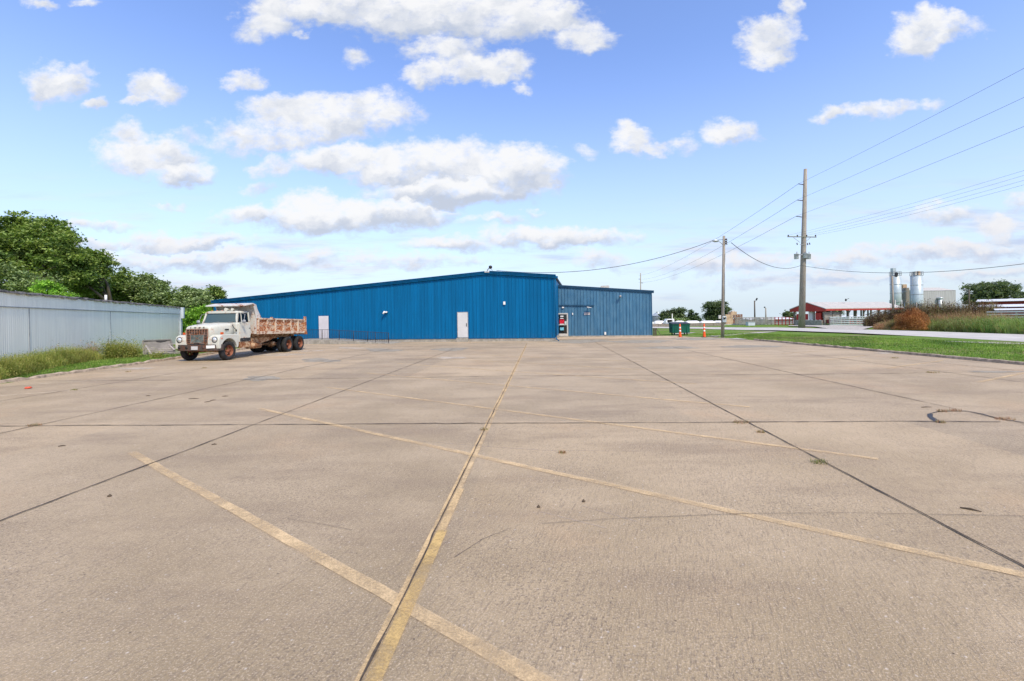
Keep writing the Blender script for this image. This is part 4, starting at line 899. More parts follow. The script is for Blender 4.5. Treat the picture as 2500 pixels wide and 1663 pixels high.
mbx = MB().box(x0 - .16, x0 + .16, y0 - .12, y0 + .02, z0 - .26, z0 + .26).build('meter_box', MT['galv'], sp, .01)
MB().lathe([(0, -.08), (.09, -.08), (.1, 0)], (x0 - .01, y0 - .12, z0 + .1), 'y', 12).build('meter', MT['glass'], mbx)
MB().tube([rels(1768.5, 778, SY - .15), rels(1770.5, 620, SY - .13)], .022, 6).build('conduit', MT['galv'], sp)
MB().box(x0 - .42, x0 - .22, y0 + .05, y0 + .15, z0 + .05, z0 + .35).build('junction_box', MT['alum'], sp)
fpb = G(1564, 795, 0); FY = 205.0; fpb = (AT(1564, 790, FY)[0], FY, -3.0); fpt = AT(1564, 667, FY)
fp = wood_pole('utility_pole', fpb, fpt, .3, .2, 'distant thin utility pole rising behind the roof of the weathered blue building', 'utility pole')
MB().tube([rel(1559, 681.5, FY, fpb), rel(1564, 681.5, FY, fpb)], .12, 6).build('standoff_insulator', MT['insul'], fp); MB().tube([rel(1564, 691, FY, fpb), rel(1570, 691, FY, fpb)], .12, 6).build('standoff_insulator', MT['insul'], fp)

def wire(a, b_, sag, r_, label, cat='wire', group=None, n=28, mat=None, name='power_line'):
    a, b_ = Vector(a), Vector(b_); pts = []
    for i in range(n + 1):
        t = i / n; p = a.lerp(b_, t); p.z -= 4 * sag * t * (1 - t); pts.append(p)
    o = MB().tube(pts, r_, 5, caps=False).build(name, mat or MT['wire']); return props(o, label, cat, group)
names = ['top', 'middle', 'lowest']
for i, (a, e2, f2) in enumerate(zip(ins3, (167, 238, 309), ((1559, 673), (1569, 682), (1559, 690)))):
    far_ = AT(f2[0], f2[1], FY)
    wire(a, far_, 2.2, .02, f'{names[i]} of the three thin lines running back from the tall pole to the distant pole', 'wire', 'lines to the distant pole')
    p = AT(2500, e2, 31.5); d = Vector(p) - Vector(a); end = Vector(a) + d * 2.4; end.z = a[2] + 1.0 + (p[2] - a[2] + .6) * 1.2
    # parabola through the pole, the frame edge and the next pole behind the camera
    t1 = 1 / 2.4; z1 = a[2] + (end.z - a[2]) * t1 - p[2]; sag = z1 / (4 * t1 * (1 - t1))
    wire(a, end, sag, .012, f'{names[i]} of the three thin lines rising from the tall pole to the upper right edge', 'wire', 'lines over the road')
for i, (a, e2) in enumerate(zip(arms, (386, 398, 410, 421))):
    p = AT(2500, e2, 33.0); end = Vector(a) + (Vector(p) - Vector(a)) * 2.0
    wire(a, end, .9, .008, ('leftmost', 'second', 'third', 'rightmost')[arms.index(a)] + ' hair-thin line running from the crossarm insulators of the tall pole to the right edge', 'wire', 'thin lines from the crossarm')
sa = AT(1955, 648, BY - .35); sb_ = AT(1785, 592.5, SY)
p = AT(2500, 592, 36); 
wire(sa, Vector(sa) + (Vector(p) - Vector(sa)) * 1.5, 1.9, .022, 'drooping dark twisted cable from the tall pole to the right edge above the silos', 'cable')
mid = AT(1890, 658, (SY * .35 + BY * .65))
sagm = (sb_[2] + (sa[2] - sb_[2]) * .6) - mid[2]
wire(sb_, sa, sagm * 1.0, .026, 'sagging dark cable hung between the slim lamp pole and the tall pole', 'cable')
pk = AT(1212, 660.5, 38.3); q_ = AT(1744, 586, SY); mid = AT(1450, 658.5, 38.8); sg_ = (pk[2] + (q_[2] - pk[2]) * .45) - mid[2]
wire(pk, q_, sg_, .022, 'dark service cable from the ridge of the bright blue building to the slim lamp pole', 'cable')
wire(q_, rel(1770, 584.5, SY, (0, 0, 0)), .02, .02, 'short dark cable end crossing the top of the slim lamp pole', 'cable', n=4)

# ================================================================== VEGETATION
def ring_rand(rs, n): 
    v = rs.normal(size=(n, 3)); return v / np.linalg.norm(v, axis=1)[:, None]
def leaf_quads(C, size, rs, flat=.5, aspect=.62):
    """pointed leaf-like quads at centres C"""
    n = len(C); N_ = ring_rand(rs, n); N_[:, 2] = np.abs(N_[:, 2]) + flat; N_ /= np.linalg.norm(N_, axis=1)[:, None]
    t = np.cross(N_, ring_rand(rs, n)); t /= np.linalg.norm(t, axis=1)[:, None]; b = np.cross(N_, t)
    s = size * rs.uniform(.6, 1.35, (n, 1))
    q = np.stack([C - t * s, C - b * s * aspect * .8 + N_ * s * .12, C + t * s, C + b * s * aspect * .8 + N_ * s * .12], 1)
    return q.reshape(-1, 3), np.arange(4 * n).reshape(n, 4)
def tree(name, base, lobes, n_clumps, per, leaf, kind, seed, label, cat='tree', group=None, trunk_r=.25, trunk_h=2.0, clump_r=.5, shell=.62, conifer=False):
    rs = np.random.RandomState(seed); e = empty(name, base, 0, label, cat, group)
    L_ = np.array([l[:6] for l in lobes], float); vol = (L_[:, 3] * L_[:, 4] * L_[:, 5]) ** .75; pr = vol / vol.sum()
    li = rs.choice(len(lobes), n_clumps, p=pr); d = ring_rand(rs, n_clumps)
    rad = shell + (1 - shell) * rs.rand(n_clumps) ** .6
    if conifer: Cc = L_[li, :3] + d * rad[:, None] * L_[li, 3:6]
    else:      # boughs: smaller lobes on the skin of each lobe, leaves on their outer faces
        nb = 11; sb = ring_rand(rs, len(lobes) * nb).reshape(len(lobes), nb, 3); sb[:, :, 2] = sb[:, :, 2] * .8 + .18
        bi = rs.randint(0, nb, n_clumps); br_ = rs.uniform(.24, .5, (len(lobes), nb))[li, bi]
        bc = L_[li, :3] + sb[li, bi] * L_[li, 3:6] * rs.uniform(.55, .98, (len(lobes), nb))[li, bi][:, None]
        d = d + sb[li, bi] * .5 + np.array([0, 0, .25]); d /= np.linalg.norm(d, axis=1)[:, None]
        Cc = bc + d * (rad * br_)[:, None] * np.minimum(L_[li, 3:6], L_[li, 3:6].mean(1)[:, None])
        spray = rs.rand(n_clumps) < .07; Cc[spray] += d[spray] * (rs.uniform(.1, .32, spray.sum())[:, None] * L_[li[spray], 3:6].mean(1)[:, None])
        inner = rs.rand(n_clumps) < .22; Cc[inner] = L_[li[inner], :3] + ring_rand(rs, inner.sum()) * L_[li[inner], 3:6] * .55
    Cc[:, 2] = np.maximum(Cc[:, 2], .25)
    cr = clump_r * rs.uniform(.4, 1.35, n_clumps)
    k = np.repeat(np.arange(n_clumps), per); off = rs.normal(size=(len(k), 3)) * .42; off[:, 2] *= .55
    C = Cc[k] + off * cr[k][:, None]
    V_, F_ = leaf_quads(C, leaf, rs)
    tone = rs.choice([0, 1, 2], n_clumps, p=[.5, .28, .22])[k]; sw = rs.rand(len(k)) < .3; tone[sw] = rs.choice([0, 1, 2], sw.sum())
    fast_mesh('crown', V_, F_, LEAF[kind], tone, e)
    mb = MB(); ctr = L_[:, :3].mean(0); top = Vector((ctr[0] * .4, ctr[1] * .4, trunk_h))
    mb.tube([(0, 0, -.8), (top.x * .5, top.y * .5, trunk_h * .55), top], [trunk_r * 1.25, trunk_r, trunk_r * .8], 9)
    pick = rs.permutation(n_clumps)[:min(46, n_clumps)]
    for l in L_:
        c = Vector(l[:3]); m_ = top.lerp(c, .5) + Vector((rs.uniform(-.3, .3), rs.uniform(-.3, .3), .3)); mb.tube([top, m_, c], [trunk_r * .6, trunk_r * .4, trunk_r * .15], 6)
    for i in pick:
        c = Vector(Cc[i]); s0 = Vector(L_[li[i], :3]).lerp(top, .35); mb.tube([s0, s0.lerp(c, .5) + Vector((0, 0, .15)), c], [trunk_r * .28, trunk_r * .16, trunk_r * .05], 5, caps=False)
    mb.build('trunk', MT['bark'], e); return e
def lob(px, py, Y, rx, rz_m, base, ry=None):
    """lobe centre given in the photo, radii in photo pixels"""
    p = AT(px, py, Y); s_ = Y / F_PX; return (p[0] - base[0], p[1] - base[1], p[2] - base[2], rx * s_, (ry or rx) * s_, rz_m * s_)
b = (-48.0, 46.0, 0)
tree('deciduous_tree', b, [lob(60, 592, 46, 92, 52, b), lob(20, 560, 47, 60, 38, b), lob(120, 610, 45, 60, 45, b), lob(-20, 640, 46, 100, 70, b), lob(70, 660, 44, 110, 55, b), lob(150, 572, 46, 26, 16, b)], 900, 62, .16, 'oak', 1,
     'largest tree with a tall broad dark green crown at the left edge behind the shed', 'tree', 'trees behind the shed', .45, 5.0, .95)
b = (-44.0, 52.0, 0)
tree('deciduous_tree', b, [lob(205, 640, 52, 58, 30, b), lob(240, 655, 51, 40, 30, b), lob(180, 680, 50, 70, 38, b), lob(232, 690, 52, 50, 40, b)], 460, 56, .16, 'oak', 2,
     'dark green tree with a ragged spreading crown just right of the largest tree', 'tree', 'trees behind the shed', .35, 4.0, .85)
b = (-43.0, 58.0, 0)
tree('deciduous_tree', b, [lob(300, 712, 58, 45, 30, b), lob(330, 705, 59, 36, 24, b), lob(365, 712, 58, 38, 32, b), lob(395, 728, 57, 36, 24, b)], 420, 52, .17, 'pale', 3,
     'pale green tree with a low rounded crown above the middle of the shed roof', 'tree', 'trees behind the shed', .28, 3.0, .9)
b = (-30.5, 52.0, 0)
tree('deciduous_tree', b, [lob(470, 722, 54, 24, 26, b), lob(490, 735, 54, 34, 30, b), lob(455, 750, 52, 30, 30, b), lob(500, 760, 50, 32, 32, b)], 300, 52, .14, 'pale', 4,
     'grey-green tree rising between the shed end and the bright blue building', 'tree', 'trees behind the shed', .2, 2.5, .7)
b = (-31.0, 60.0, 0)
tree('deciduous_tree', b, [lob(518, 712, 58, 12, 16, b), lob(530, 724, 58, 16, 14, b), lob(520, 745, 58, 20, 24, b)], 130, 46, .15, 'oak', 5,
     'slender dark treetop just left of the bright blue building roof end', 'tree', 'trees behind the shed', .15, 3.0, .6)
b = (-33.5, 46.8, 0)
tree('leafy_bush', b, [lob(470, 790, 47.5, 34, 30, b, 24), lob(500, 778, 48, 26, 26, b), lob(455, 815, 47, 22, 24, b), lob(490, 815, 47, 30, 26, b)], 320, 56, .10, 'bright', 6,
     'bright green bush filling the gap between the shed end and the truck cab', 'bush', None, .08, 1.0, .55)
b = (-36.0, 38.0, 0)
tree('leafy_bush', b, [lob(128, 712, 36, 30, 18, (-36.5, 36, 0)), lob(140, 740, 36, 34, 26, (-36.5, 36, 0))], 170, 60, .09, 'bright', 7,
     'bright yellow-green bush peeking over the shed roof below the trees', 'bush', None, .08, 1.5, .5).location = (-36.5, 36, 0)
b = (-52.0, 42.0, 0)
tree('deciduous_tree', b, [lob(10, 690, 40, 60, 34, b), lob(70, 700, 40, 46, 24, b), lob(-50, 650, 42, 60, 50, b)], 260, 56, .13, 'pale', 8,
     'duller feathery green tree low at the left edge in front of the largest tree', 'tree', 'trees behind the shed', .2, 3.0, .8)
b = (-46.0, 60.0, 0)
tree('deciduous_tree', b, [lob(250, 735, 60, 60, 30, b), lob(330, 745, 60, 70, 28, b), lob(420, 755, 58, 50, 28, b), lob(235, 712, 58, 50, 30, b), lob(285, 722, 59, 40, 26, b), lob(290, 692, 57, 34, 30, b)], 580, 50, .18, 'oak', 9,
     'low dark green tree filling in under the pale tree above the shed roof', 'tree', 'trees behind the shed', .25, 2.5, .9)
# far trees on the right
b = (AT(1645, 787, 150)[0], 150, -3)
tree('far_tree', b, [lob(1640, 772, 150, 22, 14, b), lob(1650, 762, 150, 16, 9, b), lob(1628, 776, 150, 14, 10, b), lob(1664, 778, 150, 12, 10, b), lob(1625, 755, 150, 3, 5, b)], 150, 40, .34, 'far', 11, 'round dark tree beyond the wall nearest the weathered blue building', 'tree', 'far trees beyond the wall', .3, 3.0, 1.4)
b = (AT(1670, 787, 140)[0], 140, -3)
tree('far_tree', b, [lob(1668, 784, 140, 16, 8, b), lob(1655, 786, 140, 22, 7, b)], 60, 36, .3, 'pale', 12, 'low pale bush beside the round dark tree beyond the wall', 'bush', 'far trees beyond the wall', .2, 1.0, 1.1)
for i, (px, top, w, bot, lb) in enumerate([(1688, 754.5, 11, 784, 'taller of the two pointed dark conifers beyond the wall'), (1700, 763, 14, 785, 'shorter and wider of the two pointed dark conifers beyond the wall')]):
    b = (AT(px, 787, 150)[0], 150, -3.0); ls = []
    for k in range(7):
        t = k / 6; ls.append(lob(px, top + 2 + (bot - top) * t, 150, 1.5 + w * t, 3.5, b))
    tree('conifer', b, ls, 110, 40, .26, 'pine', 20 + i, lb, 'conifer', 'far trees beyond the wall', .25, 3.0, .9, conifer=True)
b = (AT(1745, 787, 120)[0], 120, -2.5)
tree('far_tree', b, [lob(1750, 756, 120, 26, 17, b), lob(1735, 770, 120, 16, 14, b), lob(1760, 772, 120, 18, 14, b), lob(1740, 748, 120, 16, 8, b), lob(1732, 780, 120, 12, 6, b)], 260, 44, .24, 'far', 13, 'tallest far tree standing directly behind the slim lamp pole', 'tree', 'far trees beyond the wall', .35, 3.5, 1.0)
b = (AT(1930, 787, 115)[0], 115, -2.5)
tree('far_tree', b, [lob(1930, 769, 115, 10, 9, b), lob(1922, 774, 115, 7, 7, b), lob(1936, 776, 115, 8, 7, b)], 70, 36, .22, 'far', 14, 'small dark tree peeking out left of the tall pole beside the red barn', 'tree', 'far trees beyond the wall', .2, 2.0, .8)
b = (AT(2070, 787, 120)[0], 120, -2.5)
tree('far_tree', b, [lob(2046, 765, 120, 7, 6, b), lob(2042, 770, 120, 6, 6, b)], 40, 30, .22, 'far', 15, 'dark tree seen through the open side of the red barn', 'tree', 'far trees beyond the wall', .2, 2.0, .8)
b = (AT(2430, 770, 95)[0], 95, -.5)
tree('deciduous_tree', b, [lob(2405, 712, 95, 36, 20, b), lob(2440, 710, 95, 34, 18, b), lob(2425, 728, 95, 50, 24, b), lob(2475, 722, 95, 24, 10, b), lob(2385, 735, 95, 26, 20, b), lob(2370, 730, 95, 12, 6, b)], 420, 48, .19, 'far', 16, 'broad dark green tree behind the white-roofed sheds at the right edge', 'tree', None, .35, 3.5, .95)

def blades(name, pts, h, w, kind, seed, lean=.25, tone_p=(.5, .3, .2), curve=.35, parent=None):
    """pts (n,3) roots; h (n,) heights: two-segment curved blades (3 quads-> quad + tri as degenerate quads)"""
    rs = np.random.RandomState(seed); n = len(pts); a = rs.uniform(0, 2 * np.pi, n); dv = np.stack([np.cos(a), np.sin(a), np.zeros(n)], 1)
    side = np.stack([-np.sin(a), np.cos(a), np.zeros(n)], 1); ww = (w * rs.uniform(.6, 1.3, n))[:, None]; hh = np.asarray(h)[:, None]
    l = rs.uniform(0, lean, n)[:, None]
    m = pts + dv * hh * l * .4 + np.array([0, 0, 1]) * hh * .55; t = pts + dv * hh * (l + curve * l) + np.array([0, 0, 1]) * hh * (1 - .3 * l)
    V_ = np.stack([pts - side * ww, pts + side * ww, m + side * ww * .8, m - side * ww * .8, t + side * ww * .15, t - side * ww * .15], 1).reshape(-1, 3)
    i = np.arange(n)[:, None] * 6; F_ = np.concatenate([i + np.array([[0, 1, 2, 3]]), i + np.array([[3, 2, 4, 5]])], 0)
    tn = rs.choice([0, 1, 2], n, p=tone_p)
    mats = LEAF[kind]; X, Y = pts[:, 0], pts[:, 1]
    nz = np.sin(X * 1.1 + 1.7 * np.sin(Y * .55)) + np.sin(Y * .9 + 1.3 * np.sin(X * .8 + 2)) + .6 * np.sin(X * 2.7 - Y * 1.9) + rs.normal(0, .7, n)
    tn = np.where(nz > 1.3, 1, np.where(nz < -1.4, 2, tn))
    if kind in ('grass', 'tall'):
        mats = mats + [LEAF['straw'][0], LEAF['straw'][2]]; dry = np.sin(X * .43 + 2.1 * np.sin(Y * .31 + 1)) + np.sin(Y * .37 - X * .21) + rs.normal(0, .55, n)
        tn = np.where(dry > (1.25 if kind == 'grass' else 1.0), 4, tn); tn = np.where(rs.rand(n) < (.03 if kind == 'grass' else .10), 3, tn)
    return fast_mesh(name, V_, F_, mats, np.concatenate([tn, tn]), parent)
rs = np.random.RandomState(77)
def scatter(n, x0f, x1f, y0, y1, seed, power=1.0):
    r_ = np.random.RandomState(seed); y = y0 + (y1 - y0) * r_.rand(n) ** power; u = r_.rand(n); x = x0f(y) * (1 - u) + x1f(y) * u
    return np.stack([x, y, ground_z(x, y) - .01], 1)
def wallx(y): return SP0.x + (SP1.x - SP0.x) * (y - SP0.y) / (SP1.y - SP0.y)
g1 = scatter(52000, lambda y: np.maximum(wallx(y), XL(y) - 9), lambda y: XL(y) - .17, 8, 38, 1, 1.1); g1h = np.random.RandomState(2).uniform(.04, .11, len(g1))
props(blades('grass', g1, g1h, .007, 'grass', 3, .7), 'short green grass strip between the left kerb and the pale shed', 'grass', None, 'stuff')
def roadx(y): return np.interp(y, [16, 26, 40, 51, 60], [31.5, 28.6, 26, 23, 20])
g2 = scatter(90000, lambda y: XR(y) + .17, roadx, 9, 46, 4, 1.2); keep = ~((g2[:, 1] > 40) & (g2[:, 0] < 16)); g2 = g2[keep]
g2h = np.random.RandomState(5).uniform(.04, .12, len(g2))
props(blades('grass', g2, g2h, .009, 'grass', 6, .7), 'mown green grass verge between the right kerb and the road', 'grass', None, 'stuff')

def weed_patch(name, segs, n, hmin, hmax, kind, seed, w=.006, lean=.5, tone_p=(.5, .3, .2), zoff=0.0, leafy=0, leaf=.03):
    """segs: (x, y, rx, ry, hscale) ellipses on the ground"""
    r_ = np.random.RandomState(seed); ar = np.array([s_[2] * s_[3] for s_ in segs]); k = r_.choice(len(segs), n, p=ar / ar.sum()); S_ = np.array(segs)[k]
    a = r_.uniform(0, 2 * np.pi, n); rr = np.sqrt(r_.rand(n)); x = S_[:, 0] + np.cos(a) * rr * S_[:, 2]; y = S_[:, 1] + np.sin(a) * rr * S_[:, 3]
    h = (hmin + (hmax - hmin) * r_.rand(n)) * S_[:, 4] * (1 - .55 * rr ** 2)
    pts = np.stack([x, y, ground_z(x, y) - .02 + zoff], 1)
    o = blades(name, pts, h, w, kind, seed + 1, lean, tone_p)
    if leafy:
        j = r_.choice(n, leafy); f = r_.uniform(.35, 1.0, leafy); C = pts[j] + np.stack([r_.normal(0, .09, leafy), r_.normal(0, .09, leafy), h[j] * f], 1)
        V_, F_ = leaf_quads(C, leaf, r_, .1); tn = r_.choice([0, 1, 2], leafy, p=tone_p)
        me2 = fast_mesh(name, V_, F_, LEAF[kind], tn)
        me = o.data; import bmesh as bm_; B_ = bm_.new(); B_.from_mesh(me); B_.from_mesh(me2.data); B_.to_mesh(me); B_.free(); bpy.data.objects.remove(me2)
    return o
# weeds along the pale shed: front line follows the wall at ~1 m
def along(y, off): return wallx(y) + off
segs = [(along(y, .75), y, .75, .55, s_) for y, s_ in ((16.2, 1.0), (17.2, 1.05), (18.2, 1.0), (19.2, .95), (20.2, 1.05), (21.3, 1.1), (22.3, 1.1), (23.2, 1.0), (24.0, .8))]
props(weed_patch('weeds', segs, 15000, .35, .95, 'weed', 31, .006, .55, leafy=42000, leaf=.022), 'dense yellow-green feathery weeds along the foot of the pale shed', 'weeds', None, 'stuff')
def bush_clump(name, px, py, rx, h, n, kind, seed, label, leafy=2500, tone_p=(.4, .35, .25), w=.009, lean=.7, cat='weed'):
    g = G(px, py, .05); r_ = np.random.RandomState(seed); a = r_.uniform(0, 2 * np.pi, n); rr = rx * .35 * np.sqrt(r_.rand(n))
    pts = np.stack([np.cos(a) * rr, np.sin(a) * rr, np.full(n, -.05)], 1); hh = r_.uniform(.5, 1.0, n) * h
    e = empty(name, g, 0, label, cat, 'weed clumps by the shed' if 'shed' in label else None)
    blades('stems', pts, hh, w, kind, seed + 1, lean, tone_p, .6, e)
    C = np.stack([r_.normal(0, rx * .42, leafy), r_.normal(0, rx * .42, leafy), np.abs(r_.normal(.45, .25, leafy)) * h], 1); V_, F_ = leaf_quads(C, .028, r_, .1)
    fast_mesh('leaves', V_, F_, LEAF[kind], r_.choice([0, 1, 2], leafy, p=tone_p), e); return e
bush_clump('weed_clump', 278, 878, .85, 1.15, 600, 'weed', 41, 'tall weed clump with reddish stems in front of the shed beside the leaning board', 5000)
bush_clump('weed_clump', 318, 876, .75, 1.0, 500, 'weed', 43, 'yellowish brown weed clump by the shed between the tall clump and the leaning board', 3500, (.25, .55, .2))
bush_clump('weed_clump', 222, 880, .7, 1.1, 220, 'straw', 45, 'thin dry grey weed clump by the shed next to the fence stake', 700)
bush_clump('weed_clump', 384, 876, .5, .45, 160, 'weed', 47, 'small green weed tuft growing by the shed in front of the broken pallet', 900)
bush_clump('weed_clump', 45, 902, .6, 1.25, 120, 'straw', 49, 'dry seed stalks by the shed sticking out of the weeds at far left', 300)
bush_clump('weed_clump', 128, 892, .6, 1.2, 100, 'straw', 51, 'thin dry stalks by the shed rising above the middle of the weed row', 260)
# tufts in the lot joints
tufts = [(2453, 1024, .12), (2296, 1032, .06), (2330, 1003.5, .09), (2300, 1005, .07), (1812, 1032, .11), (1858, 1056, .05), (2001, 1130, .08), (2276, 910, .14), (2184, 874.5, .10), (1373, 1106, .045), (85, 1039, .10), (180, 953, .07), (312, 908, .08), (500, 899, .08), (1181, 1050, .05), (2464, 883, .3), (560, 878, .25), (520, 881, .2)]
n_ = 0; tp = []
r_ = np.random.RandomState(9)
for px, py, rr in tufts:
    g = G(px, py); m = int(40 + rr * 500); a = r_.uniform(0, 6.28, m); q = np.sqrt(r_.rand(m)) * rr; tp.append(np.stack([g[0] + np.cos(a) * q * 1.5, g[1] + np.sin(a) * q, np.full(m, 0.0)], 1))
tp = np.concatenate(tp); props(blades('crack_grass', tp, r_.uniform(.015, .07, len(tp)), .004, 'straw', 12, .9, (.45, .1, .45)), 'sparse tufts of dry grass growing in the cracks of the lot', 'grass', None, 'stuff')

# ---- far right overgrown bank
def gp(px, py): return G(px, py, .1)
segs = []
for px, py, rx, hs in [(2200, 808, 2.0, .55), (2240, 808, 2.2, .8), (2290, 809, 2.4, 1.0), (2340, 811, 2.4, 1.15), (2390, 813, 2.4, 1.25), (2440, 815, 2.3, 1.3), (2490, 817, 2.3, 1.3), (2540, 820, 2.3, 1.3), (2600, 822, 2.3, 1.3), (2660, 825, 2.3, 1.3)]:
    g = gp(px, py - 5); segs.append((g[0] + .8, g[1] + 1.2, rx, 1.6, hs))
props(weed_patch('tall_grass', segs, 26000, .7, 1.45, 'tall', 61, .012, .8, leafy=16000, leaf=.045), 'mound of tall green grass along the far side of the road at right', 'grass', None, 'stuff')
segs = []
for px, py, hs in [(2180, 803, .6), (2230, 802, .75), (2300, 803, 1.0), (2350, 804, 1.1), (2400, 804, 1.15), (2450, 806, 1.0)]:
    g = gp(px, py); segs.append((g[0] + 1.0, g[1] + 1.0, 2.2, 1.2, hs))
props(weed_patch('dry_grass', segs, 14000, 1.1, 2.15, 'straw', 63, .010, .6, leafy=6000, leaf=.04), 'pinkish dry grass behind the tall green grass across the road', 'grass', None, 'stuff')
segs = []
for px, Yd, hs in [(2150, 58, .8), (2185, 57, .95), (2220, 56, 1.15), (2260, 55, 1.25), (2300, 55, 1.2), (2340, 54, 1.15), (2380, 54, 1.2), (2415, 53, 1.15), (2440, 53, .9)]:
    x = AT(px, 790, Yd)[0]; segs.append((x, Yd, 2.0, 1.3, hs))
props(weed_patch('seed_weeds', segs, 9000, 1.9, 3.0, 'brown', 65, .016, .25, leafy=60000, leaf=.06), 'dark brown seed-headed weeds standing behind the dry grass across the road', 'weeds', None, 'stuff')
def round_bush(name, px, py, rx_px, rz_px, kind, seed, n, label, cat='bush', leaf=.035):
    g = gp(px, py); s_ = g[1] / F_PX; e = empty(name, g, 0, label, cat); r_ = np.random.RandomState(seed)
    d = ring_rand(r_, n); d[:, 2] = np.abs(d[:, 2]); rad = r_.rand(n) ** .33; rx, rz = rx_px * s_, rz_px * s_
    wob = 1 + .16 * np.sin(3 * np.arctan2(d[:, 1], d[:, 0]) + 1) + .12 * np.sin(7 * d[:, 2] + 5 * d[:, 0])
    C = d * (rad * wob)[:, None] * np.array([rx, rx * .8, rz]); V_, F_ = leaf_quads(C, leaf, r_, .1, .45)
    fast_mesh('foliage', V_, F_, LEAF[kind], r_.choice([0, 1, 2], n, p=[.5, .3, .2]), e)
    m = 900; d2 = ring_rand(r_, m); d2[:, 2] = np.abs(d2[:, 2]) + .3; t = d2 * np.array([rx, rx * .8, rz]) * .95
    base_ = r_.normal(0, .12, (m, 3)); base_[:, 2] = 0; sd_ = np.cross(t, [0, 0, 1.0]); sd_ /= np.linalg.norm(sd_, axis=1)[:, None] + 1e-9
    Vs = np.stack([base_ - sd_ * .008, base_ + sd_ * .008, t + sd_ * .003, t - sd_ * .003], 1).reshape(-1, 3); fast_mesh('stems', Vs, np.arange(4 * m).reshape(m, 4), [LEAF[kind][2]], None, e)
    return e
round_bush('orange_bush', 2228, 805, 38, 45, 'rust', 71, 26000, 'round rusty orange bush standing across the road before the brown weeds', leaf=.04)
round_bush('low_bush', 2190, 804, 26, 22, 'straw', 73, 9000, 'low dull straw-green bush hugging the left side of the orange bush')
round_bush('low_bush', 2154, 800, 14, 12, 'straw', 75, 3000, 'smallest straggly bush at the left end of the overgrown bank')

# ================================================================== SMALL THINGS BY THE SHED
def WS(px, py):   # shed wall local
    x, y, z = ray(px, py)
    # intersect with vertical plane through ps direction dirw
    nx_, ny_ = -dirw.y, dirw.x; t = (ps.x * nx_ + ps.y * ny_) / (x * nx_ + y * ny_); return Vector((x * t, y * t, EYE + z * t))
a = Vector(G(352, 870, .02)); b2 = Vector(G(428, 866, .02)); dd = (b2 - a).normalized(); ang = math.atan2(dd.y, dd.x); Ln = (b2 - a).length
bo = empty('leaning_board', tuple(a), 0, 'weathered grey plywood box lid leaning upright on its edge against the shed', 'board', rot=(0, 0, ang))
mb = MB(); H_ = .95
mb.add([(.0, 0, 0), (Ln, 0, 0), (Ln - .22, .30, H_), (-.05, .30, H_), (0, .04, 0), (Ln, .04, 0), (Ln - .22, .34, H_), (-.05, .34, H_)], [(0, 1, 2, 3), (7, 6, 5, 4), (0, 4, 5, 1), (1, 5, 6, 2), (2, 6, 7, 3), (3, 7, 4, 0)]); mb.build('panel', MT['board'], bo)
mb = MB(); mb.obar((-.05, .27, H_), (Ln - .22, .27, H_), .08, .06).obar((-.02, -.02, 0), (-.06, .27, H_), .07, .06).obar((Ln, -.02, 0), (Ln - .22, .27, H_), .07, .06); mb.build('frame', MT['board'], bo)
MB().add([(.55, .252, .90), (1.15, .252, .90), (1.05, .238, .84), (.8, .23, .80), (.62, .238, .84)], [(0, 1, 2, 3, 4)]).build('dark_stain', MT['black'], bo)
a = Vector(bo.location) + Matrix.Rotation(ang, 3, 'Z') @ Vector((.10, -.75, .10)); e = empty('broken_pallet', tuple(a), ang - .05, 'broken grey wooden pallet lying before the leaning board beside the truck', 'pallet')
for i, (z, x0, x1, y) in enumerate([(.42, .2, 1.9, .5), (.33, .1, 2.0, .36), (.22, .3, 1.95, .22), (.12, .4, 1.8, .1), (.03, .3, 1.9, 0)]):
    MB().obar((x0, y, z), (x1, y + .05, z - .03), .12, .03 + .03 * (i % 2)).build('slat', MT['slat'], e)
for a_, b_, w_ in (((-.05, .45, .55), (.22, -.05, .04), .10), ((1.05, .5, .58), (1.35, .1, .22), .08), ((.95, .5, .60), (1.6, .52, .58), .06)): MB().obar(a_, b_, w_, .05).build('runner', MT['slat'], e)
g = G(266, 874, .05); st_ = empty('fence_stake', g, 0, 'dark wooden stake standing in the dry weeds before the shed wall', 'stake'); MB().tube([(0, 0, -.1), (.0, 0, .85)], .045, 7).build('post', MT['bark'], st_)
MB().tube([(0, 0, .8), (.0, 0, 1.15)], .01, 5).build('wire_end', MT['iron'], st_)
a, b2 = AT(270, 848, 27), AT(318, 845.5, 27.4); o = MB().tube([(0, 0, 0), tuple(Vector(b2) - Vector(a))], .03, 6).tube([(.1, 0, -.0), (.1, 0, -a[2] + .03)], .025, 6).tube([tuple((Vector(b2) - Vector(a)) * .95), tuple((Vector(b2) - Vector(a)) * .95 - Vector((0, 0, b2[2])))], .025, 6).build('pipe_rail', MT['steel']); o.location = a; props(o, 'thin grey pipe rail half hidden in the weed clumps before the shed', 'rail')
